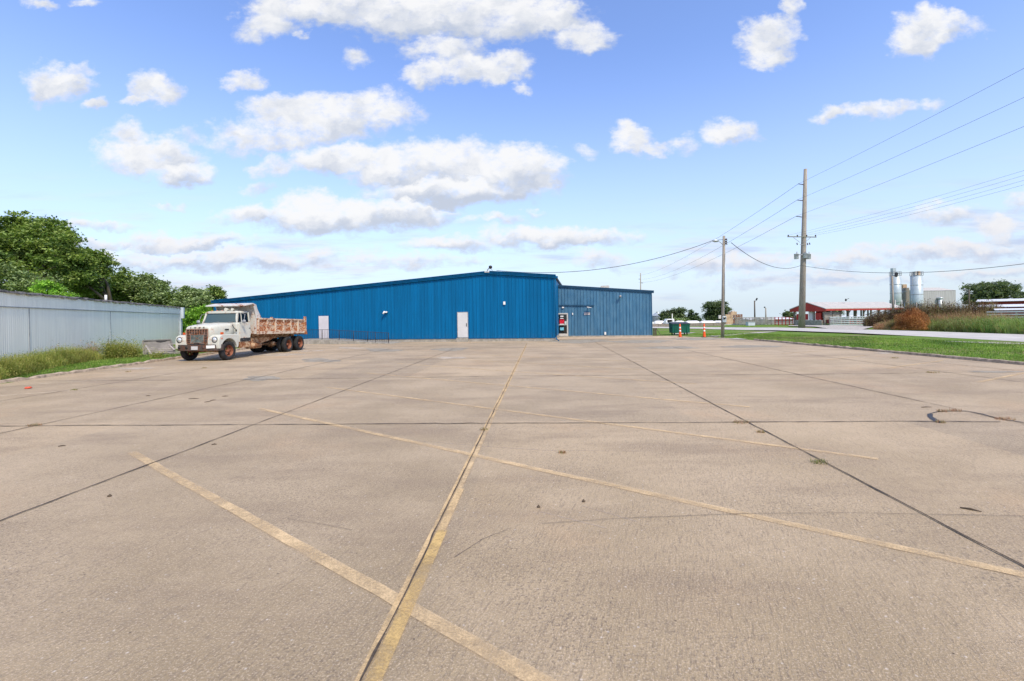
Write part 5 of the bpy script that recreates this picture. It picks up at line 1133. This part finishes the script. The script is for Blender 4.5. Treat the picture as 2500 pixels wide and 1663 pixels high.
# litter and twigs on the lot
for px, py, mt, lb, s_ in [(69, 949, MT['litter'], 'crumpled red-orange scrap lying on the lot near the left kerb', .10)]:
    g = G(px, py); e_ = MB().lathe([(0, 0), (s_, .02), (s_ * .7, .06), (0, .05)], (0, 0, 0), 'z', 7).build('litter', mt); e_.location = g; props(e_, lb, 'litter')
for i, (px, py, L2, an_, lb) in enumerate([(473, 974, .26, .1, 'longest dark twig lying on the left half of the lot'), (507, 982, .14, .5, 'short twig just right of the longest twig'), (520, 978, .14, .9, 'slanted short twig right of the longest twig'), (550, 968, .16, .1, 'short twig farthest right in the twig group'), (362, 967, .12, .2, 'tiny twig left of the longest twig'), (151, 1090, .10, .4, 'lone small twig on the lot below the twig group'), (267, 1213, .04, .4, 'dark crumb on the lot near the lower left joint'), (2262, 995, .22, 0, 'flat dark stick lying just above the curved crack'), (2370, 1246, .16, -.7, 'slanted dark stick near the right edge of the lot'), (523, 1086, .08, .2, 'small dark bit left of the second yellow line'), (1315, 1240, .03, 0, 'small round pebble near the middle of the lot'), (1425, 1226, .03, 0, 'dark pebble right of the round pebble on the lot')]):
    g = G(px, py); o = MB().tube([(-L2 / 2, 0, .008), (0, .01, .012), (L2 / 2, 0, .008)], [.006, .010, .004] if L2 > .05 else [.008, .02, .008], 6).build('twig' if L2 > .05 else 'pebble', MT['twig']); o.location = g; o.rotation_euler = (0, 0, an_); props(o, lb, 'twig' if L2 > .05 else 'pebble', 'debris on the lot')

# ================================================================== RIGHT MIDDLE DISTANCE
# channelizer posts
def chan(px, py, label):
    g = G(px, py); e = empty('traffic_delineator', g, 0, label, 'traffic cone', 'orange delineators by the lot corner')
    MB().prism([(-.22, -.18), (.22, -.18), (.22, .18), (-.22, .18)], 'z', 0, .04).build('base', MT['black'], e)
    MB().lathe([(.13, .04), (.125, .10), (.085, .5), (.065, 1.1), (.05, 1.14), (.05, 1.18), (.0, 1.2)], (0, 0, 0), 'z', 16).build('post', MT['orange'], e)
    for z0, z1 in ((.52, .64), (.80, .92)): MB().lathe([(.094 - (z0 - .4) * .03, z0), (.090 - (z1 - .4) * .03, z1)], (0, 0, 0), 'z', 16).build('reflective_band', MT['white'], e)
chan(1660.5, 823.5, 'orange traffic post with white bands in front of the green dumpster'); chan(1719.5, 823.5, 'orange traffic post with white bands standing alone on the grass edge')
g = G(1658.5, 818.0); dm_ = empty('dumpster', (g[0], g[1], 0), WROT * .5, 'dark green metal dumpster with a black lid on casters behind the orange post', 'dumpster')
W2 = .82
mb = MB(); mb.prism([(-.62, .22), (-.70, 1.08), (.70, 1.20), (.55, .22)], 'x', -W2 + .0, W2); mb.build('bin', MT['green'], dm_, .01)
mb = MB()
for x in (-.55, 0, .55): mb.box(x - .03, x + .03, -.70, -.655, .3, 1.05)
mb.box(-W2 - .06, -W2, -.3, .3, .62, .78).box(W2, W2 + .06, -.3, .3, .62, .78).box(-W2 - .03, W2 + .03, -.74, -.68, 1.02, 1.09); mb.build('ribs', MT['green'], dm_)
MB().prism([(-.76, 1.09), (-.76, 1.13), (.76, 1.26), (.76, 1.21)], 'x', -W2 - .06, W2 + .06).build('lid', MT['black'], dm_)
mb = MB()
for x in (-.6, .6):
    for y in (-.45, .4): mb.lathe([(0, -.03), (.09, -.03), (.09, .03), (0, .03)], (x, y, .09), 'x', 12).box(x - .05, x + .05, y - .05, y + .05, .12, .23)
mb.build('casters', MT['black'], dm_)
g = G(1598, 819); e = empty('wooden_gate', g, WROT, 'short dark fence panel with a fallen prop at the corner of the weathered blue building', 'fence')
MB().box(-.12, .02, 0, .06, 0, .72).box(.06, .2, 0, .06, 0, .70).box(-.12, .2, -.03, 0, .55, .62).build('panel', MT['bark'], e); MB().obar((.2, 0, .66), (.55, -.2, .03), .04, .04).obar((.2, -.2, .03), (.95, -.3, .03), .1, .04).build('prop', MT['bark'], e)
# retaining wall
a, b2 = G(1440, 798.5, .0), G(1772, 795.5, .0); a = Vector((a[0], 71.5, 0)); b2 = Vector((b2[0], 75, 0))
dv = (b2 - a); rw = empty('retaining_wall', tuple(a), math.atan2(dv.y, dv.x), 'long low stained concrete retaining wall across the road behind the dumpster', 'wall')
MB().box(0, dv.length, 0, .3, -1.5, .52).build('wall', MT['retain'], rw)
rb = MB(); [rb.box(x, x + .12, -.05, 0, -.5, .5) for x in np.arange(.5, dv.length, 2.4)]; rb.build('wall_ribs', MT['retain'], rw)
# grassy bank right of the wall
# tank trucks parked beyond the wall
def tanker(px, Y, L3, label, patch=None, cabside=-1, h=1.0):
    p = AT(px, 790, Y); e = empty('tank_truck', (p[0], Y, -1.0), 0, label, 'tank truck', 'white tank trucks parked beyond the wall')
    top = AT(px, 783, Y)[2] + 1.0; r_ = .95 * h
    MB().lathe([(0, 0), (r_ * .8, .15), (r_, .6), (r_, L3 - .6), (r_ * .8, L3 - .15), (0, L3)], (-L3 / 2, 0, top - r_), 'x', 20).build('tank', MT['white'], e)
    sx = cabside * (L3 / 2 + .9)
    cb = MB().prism([(sx - .8, top - 2.1), (sx - .8, top - .9), (sx - .45, top - .35), (sx + .7, top - .25), (sx + .7, top - 2.1)], 'y', -1, 1).build('cab', MT['white'], e, .05)
    MB().prism([(sx - .70, top - .92), (sx - .44, top - .45), (sx + .3, top - .42), (sx + .3, top - .92)], 'y', -1.02, -1.001).build('window', MT['glass'], cb)
    MB().box(-L3 / 2 - 1.6, L3 / 2, -.5, .5, top - 2.4, top - 2.0).build('chassis', MT['black'], e)
    for x in (sx, L3 / 2 - .8, L3 / 2 - 1.9): MB().lathe([(0, -1.1), (.5, -1.1), (.5, 1.1), (0, 1.1)], (x, 0, .5 + 0), 'y', 16).build('wheel', MT['rubber'], e)
    if patch: MB().box(.2, 1.6, -r_ * 1.01, -r_ * .97, top - r_ * 1.5, top - r_ * .6).build('red_patch', MT['red'], e)
tanker(1610, 100, 2.6, 'white tank truck with a red patch beside the weathered blue building corner', True)
tanker(1659, 96, 2.2, 'short white tank truck directly above the green dumpster')
tanker(1690, 98, 3.2, 'white tank truck parked below the two pointed conifers')
tanker(1727, 97, 3.4, 'white tank truck parked below the tallest far tree', False, 1)
tanker(1754, 99, 2.4, 'small white tank truck just left of the slim lamp pole', False, -1)
p = AT(1633, 788, 98); e = empty('parked_van', (p[0], 98, -1.0), 0, 'tiny white van parked left of the green dumpster beyond the wall', 'van')
mb = MB().prism([(-.9, .4), (-.9, 1.5), (-.6, 2.0), (.9, 2.0), (.95, .4)], 'y', -.8, .8).build('body', MT['white'], e, .05); MB().box(-.6, .6, -.82, -.801, 1.3, 1.8).build('window', MT['glass'], e)
# steel grain bin
p = AT(1606, 787, 170); e = empty('grain_bin', (p[0], 170, -4), 0, 'round grey-blue steel grain bin with a cone roof behind the far tree', 'grain bin')
zt = AT(1606, 771, 170)[2] + 4; zc = AT(1606, 762.5, 170)[2] + 4
MB().lathe([(2.6, 0), (2.6, zt)], (0, 0, 0), 'z', 32).build('wall', MT['bin'], e); MB().lathe([(2.7, zt), (.35, zc), (.35, zc + .3), (0, zc + .3)], (0, 0, 0), 'z', 32).build('roof', MT['galv'], e)
# lamp mast beyond
p = AT(1641.5, 792, 90); e = empty('lamp_mast', (p[0], 90, -1), 0, 'thin white mast standing before the far tree above the dumpster', 'mast'); MB().tube([(0, 0, 0), (0, 0, AT(1641, 766, 90)[2] + 1)], .07, 6).build('post', MT['white'], e)
# tan machinery
Ym = 84; p = AT(1785, 790, Ym); e = empty('conveyor_machine', (p[0], Ym, -.3), 0, 'tan rusty conveyor and hopper machine on a lattice frame beyond the wall', 'machine')
def rm(px, py, dy=0): 
    q_ = AT(px, py, Ym); return (q_[0] - p[0], dy, q_[2] + .3)
mb = MB(); a = rm(1767, 788); b2 = rm(1784, 767.5); mb.box(a[0], b2[0], -.8, .8, a[2] - .3, b2[2]); a = rm(1781, 769); b2 = rm(1795, 765); mb.box(a[0], b2[0], -.6, .6, a[2], b2[2] + .3); mb.build('hopper', MT['tan'], e)
a = rm(1785.5, 769); b2 = rm(1792, 758.5); MB().box(a[0], b2[0], -.25, .25, a[2], b2[2]).build('stack', MT['hay'], e)
mb = MB()
for q0, q1 in (((1792, 789), (1808, 768)), ((1797, 789), (1809, 771)), ((1785, 789), (1796, 770)), ((1790, 770), (1790, 790)), ((1796, 768), (1796, 790)), ((1784, 780), (1800, 789)), ((1784, 770), (1809, 768)), ((1800, 769), (1800, 780)), ((1808, 768), (1808, 783)), ((1786, 789), (1800, 776))):
    mb.obar(rm(*q0, -.5), rm(*q1, -.5), .12, .14); mb.obar(rm(*q0, .5), rm(*q1, .5), .12, .14)
mb.build('lattice_frame', MT['grille'], e)
mb = MB(); rr_ = random.Random(3)
for i in range(26): x_, y_ = rr_.uniform(1783, 1807), rr_.uniform(769, 787); mb.obar(rm(x_, y_, rr_.uniform(-.6, .6)), rm(x_ + rr_.uniform(-4, 4), y_ + rr_.uniform(-3, 3), rr_.uniform(-.6, .6)), .1, .1)
mb.build('linkage', MT['tan'], e)
# grey-white utility cabinet
g = G(1832, 795.2, 0); e = empty('utility_cabinet', (g[0], g[1], 0), 0, 'pale grey utility cabinet on the grass across the road', 'cabinet'); MB().box(-.55, .55, -.4, .4, 0, .55).build('body', MT['paletrim'], e, .02); MB().box(-.58, .58, -.43, .43, .55, .60).build('lid', MT['galv'], e)
# far grey corral fences, gates
def rail_fence(name, pa, pb, z0, z1, rails, mat, label, posts=6, cat='fence', rh=.09, pw=.10):
    a, b2 = Vector(pa), Vector(pb); d = b2 - a; e = empty(name, (a.x, a.y, 0), math.atan2(d.y, d.x), label, cat); L4 = d.to_2d().length
    [MB().box(L4 * i / (posts - 1) - pw / 2, L4 * i / (posts - 1) + pw / 2, 0, pw, -.4, z1 + .06).build('post', MT['barnwood'] if name == 'corral_fence' else mat, e) for i in range(posts)]
    rm_ = MB(); [rm_.box(0, L4, -.05, -.003, z0 + (z1 - z0) * i / (rails - 1) - rh / 2, z0 + (z1 - z0) * i / (rails - 1) + rh / 2) for i in range(rails)]; rm_.build('rails', mat, e); return e
g0, g1_ = G(1795, 794.5), G(1888, 794.6); Yf = 74
def fx(px, Y): return (AT(px, 790, Y)[0], Y, 0)
rail_fence('corral_fence', fx(1795, 76), fx(1892, 73), .25, 1.25, 6, MT['fence'], 'grey board corral fence running left of the red gates across the road', 12, rh=.13)
rail_fence('corral_gate', fx(1892, 72), fx(1936, 70.5), .2, 1.25, 5, MT['red'], 'red steel pipe gates left of the tall pole beside the barn', 6, 'gate', .05, .12)
mb = MB(); 
# grey stacked stuff between fence and barns: long low white-roofed sheds behind the fence
def low_shed(px0, px1, Y, zt, zr, depth, label, wall, roof):
    a = AT(px0, 785, Y)[0]; b2 = AT(px1, 785, Y)[0]; e = empty('livestock_shed', (a, Y, -.6), 0, label, 'shed', 'low sheds behind the fence'); L5 = b2 - a; t0 = AT(px0, zt, Y)[2] + .6; t1 = AT(px0, zr, Y)[2] + .6
    MB().box(0, L5, 0, depth, 0, t0).build('wall', wall, e); MB().prism([(-.3, t0), (depth / 2, t1), (depth + .3, t0), (depth + .3, t0 - .1), (-.3, t0 - .1)], 'x', -.2, L5 + .2).build('roof', roof, e); return e
low_shed(1833, 1918, 92, 781, 776, 8, 'long low pale-roofed shed behind the grey corral fence', MT['fargrey'], MT['whiteroof'])
low_shed(1868, 1936, 84, 779.5, 776.2, 4, 'nearer low pale-roofed shed just left of the tall pole', MT['steel'], MT['whiteroof'])
for px, top, Y, ln, lb in ((1843, 734, 80, 8, 'taller thin dark lamp post above the grey corral fence'), (1870, 752, 82, -4, 'shorter lamp post right of the taller one above the corral fence')):
    b3 = fx(px, Y); e = empty('lamp_post', b3, 0, lb, 'lamp post', 'lamp posts by the corral'); zt_ = AT(px, top, Y)[2]
    MB().tube([(0, 0, 0), (0, 0, zt_)], [.14, .10], 8).build('post', MT['bark'] if ln > 0 else MT['pole'], e)
    s_ = Y / F_PX; MB().tube([(0, 0, zt_ - .3), (ln * .3 * s_, 0, zt_ - .1), (ln * .62 * s_, 0, zt_ + .1)], .035, 6).build('arm', MT['steel'], e)
    MB().obar((ln * .5 * s_, 0, zt_ + .05), (ln * .8 * s_, 0, zt_ + .42 if ln > 0 else zt_ + .2), .25, .16).build('lamp_head', MT['black'], e)

# ---- red barn with open sides
YB = 69.5
ba = Vector((AT(1935, 790, 72)[0], 72, 0)); bb = Vector((AT(2013, 790, 66.5)[0], 66.5, 0)); bc = Vector((AT(2196, 790, 73.0)[0], 73.0, 0))
d1 = (bc - bb); L6 = d1.length; brot = math.atan2(d1.y, d1.x)
br = empty('open_barn', tuple(bb), brot, 'red open-sided livestock barn with a pale metal roof beside the tall pole', 'barn')
M3 = Matrix.Rotation(-brot, 4, 'Z')
def lb_(v): return M3 @ (Vector(v) - bb)
DP = 4.6
ze = AT(2013, 752, 66.5)[2]; zpk2 = AT(1968, 738, 69)[2]
mb = MB(); ev = .5
mb.prism([(-ev, ze - .05), (DP / 2, zpk2), (DP + ev, ze - .05), (DP + ev, ze - .15), (DP / 2, zpk2 - .1), (-ev, ze - .15)], 'x', -.5, L6 + .4); mb.build('roof', MT['beigeroof'], br)
mb = MB(); mb.prism([(-ev + .05, ze - .17), (DP / 2, zpk2 - .12), (DP + ev - .05, ze - .17), (DP + ev, ze - .5), (-ev, ze - .5)], 'x', -.46, -.38); mb.build('gable', MT['redsiding'], br)
MB().box(-.4, L6 + .3, -ev - .02, -ev + .04, ze - .42, ze - .16).build('fascia', MT['redsiding'], br)
mb = MB()
for i in range(11):
    x = L6 * i / 10; MB().box(x - .09, x + .09, -.09, .09, 0, ze - .1).build('post', MT['barnwood'], br); MB().box(x - .09, x + .09, DP - .09, DP + .09, 0, ze - .1).build('post', MT['barnwood'], br)
    if i % 2: MB().obar((x, 0, ze - .9), (x + .8, 0, ze - .1), .08, .1).build('brace', MT['barnwood'], br)
for y in (DP / 3, DP * 2 / 3): MB().box(-.1, .1, y - .1, y + .1, 0, ze + .3).build('post', MT['barnwood'], br)
mb = MB(); mb.box(-.3, -.1, .2, DP - .2, 0, .82); mb.build('concrete_wall', MT['found'], br)
for bb_ in ((-.05, .1, .5, 1.3, .85, 1.9), (.5, .6, .3, 1.6, .9, 2.3), (-.05, .1, 2.5, 4.3, .85, 1.75), (.7, 2.0, .4, .5, 1.3, 2.3)): MB().box(*bb_).build('red_panel', MT['red'], br)
MB().box(-.1, 0, 1.7, 2.3, .85, 2.2).build('white_door', MT['door'], br)
mb = MB(); [mb.box(.1, 3.4, .0, .06, .92 + .19 * i, 1.03 + .19 * i) for i in range(6)]; [mb.box(.15, 3.0, .3, .36, 1.1 + .25 * i, 1.28 + .25 * i) for i in range(5)]; mb.build('board_wall', MT['fence'], br)
e = rail_fence('corral_fence', tuple(lb0 := bb + Vector((.25, -.75, 0))), (AT(2185, 790, 68.5)[0], 68.5, 0), .14, 1.22, 5, MT['silo'], 'weathered plank corral fence along the open side of the red barn', 10, rh=.14)
# shed roofs and rails beyond barn
low_shed(2070, 2185, 92, 776, 771, 8, 'pale-roofed shed glimpsed through the open red barn', MT['darkred'], MT['whiteroof'])
a = AT(2105, 781, 80); e = empty('loading_chute', (a[0], 80, 0), 0, 'slanted grey loading ramp behind the right half of the red barn', 'ramp')
mb = MB(); s_ = 80 / F_PX; mb.obar((0, 0, .8), (75 * s_ * 1.0, 0, 2.4), .1, .14).obar((0, 1, .9), (75 * s_, 1, 2.7), .1, .14).obar((1, 0, .1), (5, 0, 2.0), .1, .12).obar((4, 0, .1), (5.2, 0, 2.1), .1, .12); mb.build('rails', MT['steel'], e)
MB().lathe([(0, 0), (.12, .05), (.1, .35), (0, .4)], (0, 0, 0), 'z', 8).obar((0, 0, .2), (.5, 0, .45), .06, .05).build('roof_bird', MT['black'])
o = bpy.data.objects['roof_bird']; o.location = (AT(2065, 734.5, 70.5)[0], 70.5, AT(2065, 734.8, 70.5)[2] - .05); props(o, 'small black bird-like ornament on the ridge of the red barn', 'ornament')

# ---- silos, bin tower and grey shed
def silo(px, top, bot, wpx, Y, label, cone=True, stack=None):
    s_ = Y / F_PX; p = AT(px, top, Y); zt_ = p[2] + 1; r_ = wpx / 2 * s_; zb_ = AT(px, bot, Y)[2] + 1
    e = empty('silo', (p[0], Y, -1), 0, label, 'silo', 'pale steel silos')
    prof = [(r_, zb_), (r_, zt_), (0, zt_ + .12)]
    if cone: prof = [(.25, zb_ - 2.0)] + prof
    MB().lathe(prof, (0, 0, 0), 'z', 28).build('shell', MT['silo'], e)
    mb = MB(); 
    for z in (zb_ + (zt_ - zb_) * .33, zb_ + (zt_ - zb_) * .66, zb_, zt_): mb.lathe([(r_ + .03, z - .06), (r_ + .05, z), (r_ + .03, z + .06)], (0, 0, 0), 'z', 28)
    mb.build('hoops', MT['steel'], e)
    mb = MB()
    for k in range(8):
        a = 2 * math.pi * k / 8; c_, d_ = r_ * 1.05 * math.cos(a), r_ * 1.05 * math.sin(a); mb.tube([(c_, d_, zt_), (c_, d_, zt_ + 1.0)], .04, 5)
    for z in (.5, 1.0): mb.lathe([(r_ * 1.05, zt_ + z - .03), (r_ * 1.05, zt_ + z + .03)], (0, 0, 0), 'z', 24)
    mb.build('roof_railing', MT['steel'], e)
    mb = MB(); [mb.tube([(r_ * math.cos(a), r_ * math.sin(a), 0), (r_ * math.cos(a), r_ * math.sin(a), zb_ + .5)], .12, 6) for a in (.6, 2.3, 3.9, 5.5)]; mb.build('legs', MT['steel'], e)
    if stack:
        for (x0, x1, yt, mt_) in stack:
            x0, x1 = (x0 - px) * s_, (x1 - px) * s_; MB().box(x0, x1, -.4, .4, zt_, AT(px, yt, Y)[2] + 1).build('filter_box', mt_, e)
    mb = MB(); mb.tube([(-r_ - .35, -.2, .5), (-r_ - .35, -.2, zt_ + .9)], .03, 5).tube([(-r_ - .1, -.35, .5), (-r_ - .1, -.35, zt_ + .9)], .03, 5); mb.build('ladder', MT['steel'], e); return e
YS = 118
silo(2186, 673, 737, 22, YS, 'left pale steel silo with a grey filter box on top', True, [(2177, 2185, 655, MT['galv'])])
silo(2237.5, 673, 742, 24, YS + 3, 'right pale steel silo with a tan filter box on top', False, [(2231, 2239, 663.5, MT['hay']), (2236, 2244, 662.5, MT['tan'])])
px = AT(2210, 760, YS + 6); e = empty('elevator_tower', (px[0], YS + 6, -1), 0, 'squat grey-brown weigh tower between the two silos', 'tower'); s_ = (YS + 6) / F_PX
zt_ = AT(2210, 710, YS + 6)[2] + 1; MB().prism([(-10.5 * s_, 0), (-10.5 * s_, zt_ - 1.0), (0, zt_ + .8), (11 * s_, zt_ + .8), (11 * s_, 0)], 'y', 0, 3).build('hopper', MT['barnwood'], e)
MB().box(-1 * s_, 9 * s_, .5, 2, zt_, AT(2210, 694, YS + 6)[2] + 1).build('stack', MT['tan'], e); MB().tube([(-9 * s_, -.5, zt_ - .2), (3 * s_, -.5, zt_ - .2)], .05, 5).tube([(-9 * s_, -.5, zt_ - 1), (-9 * s_, -.5, zt_ - .2)], .05, 5).tube([(-4 * s_, -.3, 0), (-4 * s_, -.3, zt_ - 3.2), (6 * s_, -.3, zt_ - 3.2)], .1, 6).build('pipework', MT['galv'], e)
a = AT(2252, 760, 150); b2 = AT(2334, 760, 150); e = empty('steel_warehouse', (a[0], 150, -2), 0, 'plain light grey metal warehouse behind the silos', 'warehouse'); L7 = b2[0] - a[0]; zt_ = AT(2300, 709.5, 150)[2] + 2; zp_ = AT(2300, 702, 153)[2] + 2
mb = MB(); mb.box(0, L7, 0, 6, 0, zt_); mb.build('wall', MT['fargrey'], e); MB().add([(0, -.1, zt_), (L7 + .1, -.1, zt_), (L7 - 2.6, 3, zp_), (0, 3, zp_), (0, 6.1, zt_), (L7 + .1, 6.1, zt_)], [(0, 1, 2, 3), (3, 2, 5, 4), (1, 5, 2), (0, 3, 4)]).build('roof', MT['beigeroof'], e)
mb = MB(); xx = 2302 * 1.0; x0 = AT(2298, 730, 149)[0] - a[0]; mb.tube([(x0, -.6, 0), (x0, -.6, AT(2300, 730, 149)[2] + 2)], .55, 12); mb.lathe([(.55, 0), (.75, .2), (.75, .6), (0, .7)], (x0, -.6, AT(2300, 730, 149)[2] + 1.9), 'z', 12); mb.build('dust_collector', MT['galv'], e)
p = G(2182, 800, .1); Yq = 60; b3 = (AT(2182, 790, Yq)[0], Yq, 0); e = empty('lamp_post', b3, 0, 'pale lamp post standing in front of the left silo', 'lamp post'); zt_ = AT(2180, 674, Yq)[2]
MB().tube([(0, 0, 0), (-.12, 0, zt_)], [.16, .10], 8).build('post', MT['pole'], e); s_ = Yq / F_PX; MB().tube([(-.1, 0, zt_ - .2), (5 * s_, 0, zt_ + .0)], .04, 6).build('arm', MT['steel'], e); MB().obar((6.5 * s_, 0, zt_ - .1), (9.5 * s_, 0, zt_ + .45), .3, .2).build('lamp_head', MT['black'], e)
Yq = 80; b3 = (AT(2367, 790, Yq)[0], Yq, 0); e = empty('lamp_post', b3, 0, 'dark lamp post before the broad tree with its bell lamp hanging left', 'lamp post'); zt_ = AT(2367, 708, Yq)[2]; s_ = Yq / F_PX
MB().tube([(0, 0, 0), (0, 0, zt_)], [.14, .10], 8).build('post', MT['bark'], e); MB().tube([(0, 0, zt_ - .1), (-11 * s_, 0, zt_ + .35)], .02, 5).build('arm', MT['steel'], e); MB().lathe([(0, .35), (.08, .3), (.2, 0), (.05, -.1), (0, -.1)], (-11 * s_, 0, zt_), 'z', 10).build('lamp_head', MT['steel'], e)

# ---- red sheds at the right edge
def red_shed(px0, yt0, px1, yt1, Y0_, Y1_, hr, label, dpt=6):
    a = Vector(AT(px0, yt0, Y0_)); b2 = Vector(AT(px1, yt1, Y1_)); d = (b2 - a); L8 = d.to_2d().length; e = empty('red_shed', (a.x, a.y, 0), math.atan2(d.y, d.x), label, 'shed', 'white-roofed red sheds at right')
    z = (a.z + b2.z) / 2
    MB().box(0, L8, 0, dpt, 0, z).build('wall', MT['darkred'], e); MB().prism([(-.5, z - .02), (dpt * .5, z + hr), (dpt + .5, z), (dpt + .5, z - .07), (-.5, z - .07)], 'x', -.3, L8 + .3).build('roof', MT['whiteroof'], e)
red_shed(2390, 739.6, 2640, 726.5, 67, 60, .34, 'farthest white-roofed red shed at the right edge below the broad tree', 8)
red_shed(2392, 752.2, 2640, 742.5, 56, 50, .28, 'middle white-roofed red shed at the right edge', 6)
red_shed(2437, 758.5, 2560, 752.5, 51.5, 49, .14, 'small white-roofed lean-to before the red sheds behind the rail fence', 2)
rail_fence('corral_fence', (AT(2409, 775, 47)[0], 47, 0), (AT(2640, 775, 43)[0], 43, 0), 0.95, 1.78, 4, MT['silo'], 'pale steel rail fence above the tall grass at the right edge', 7, rh=.13)
# orange barrier piece seen behind the truck
g = G(456, 840, 0); e = empty('red_machine_wheel', (AT(457, 800, 45)[0], 45, 0), 0, 'scrap of red machinery in the gap between the shed and the truck', 'machinery'); MB().box(-.15, .15, 0, .3, .3, 1.3).lathe([(0, 0), (.35, 0), (.35, .15), (0, .15)], (0, .1, .35), 'y', 12).build('frame', MT['red'], e)
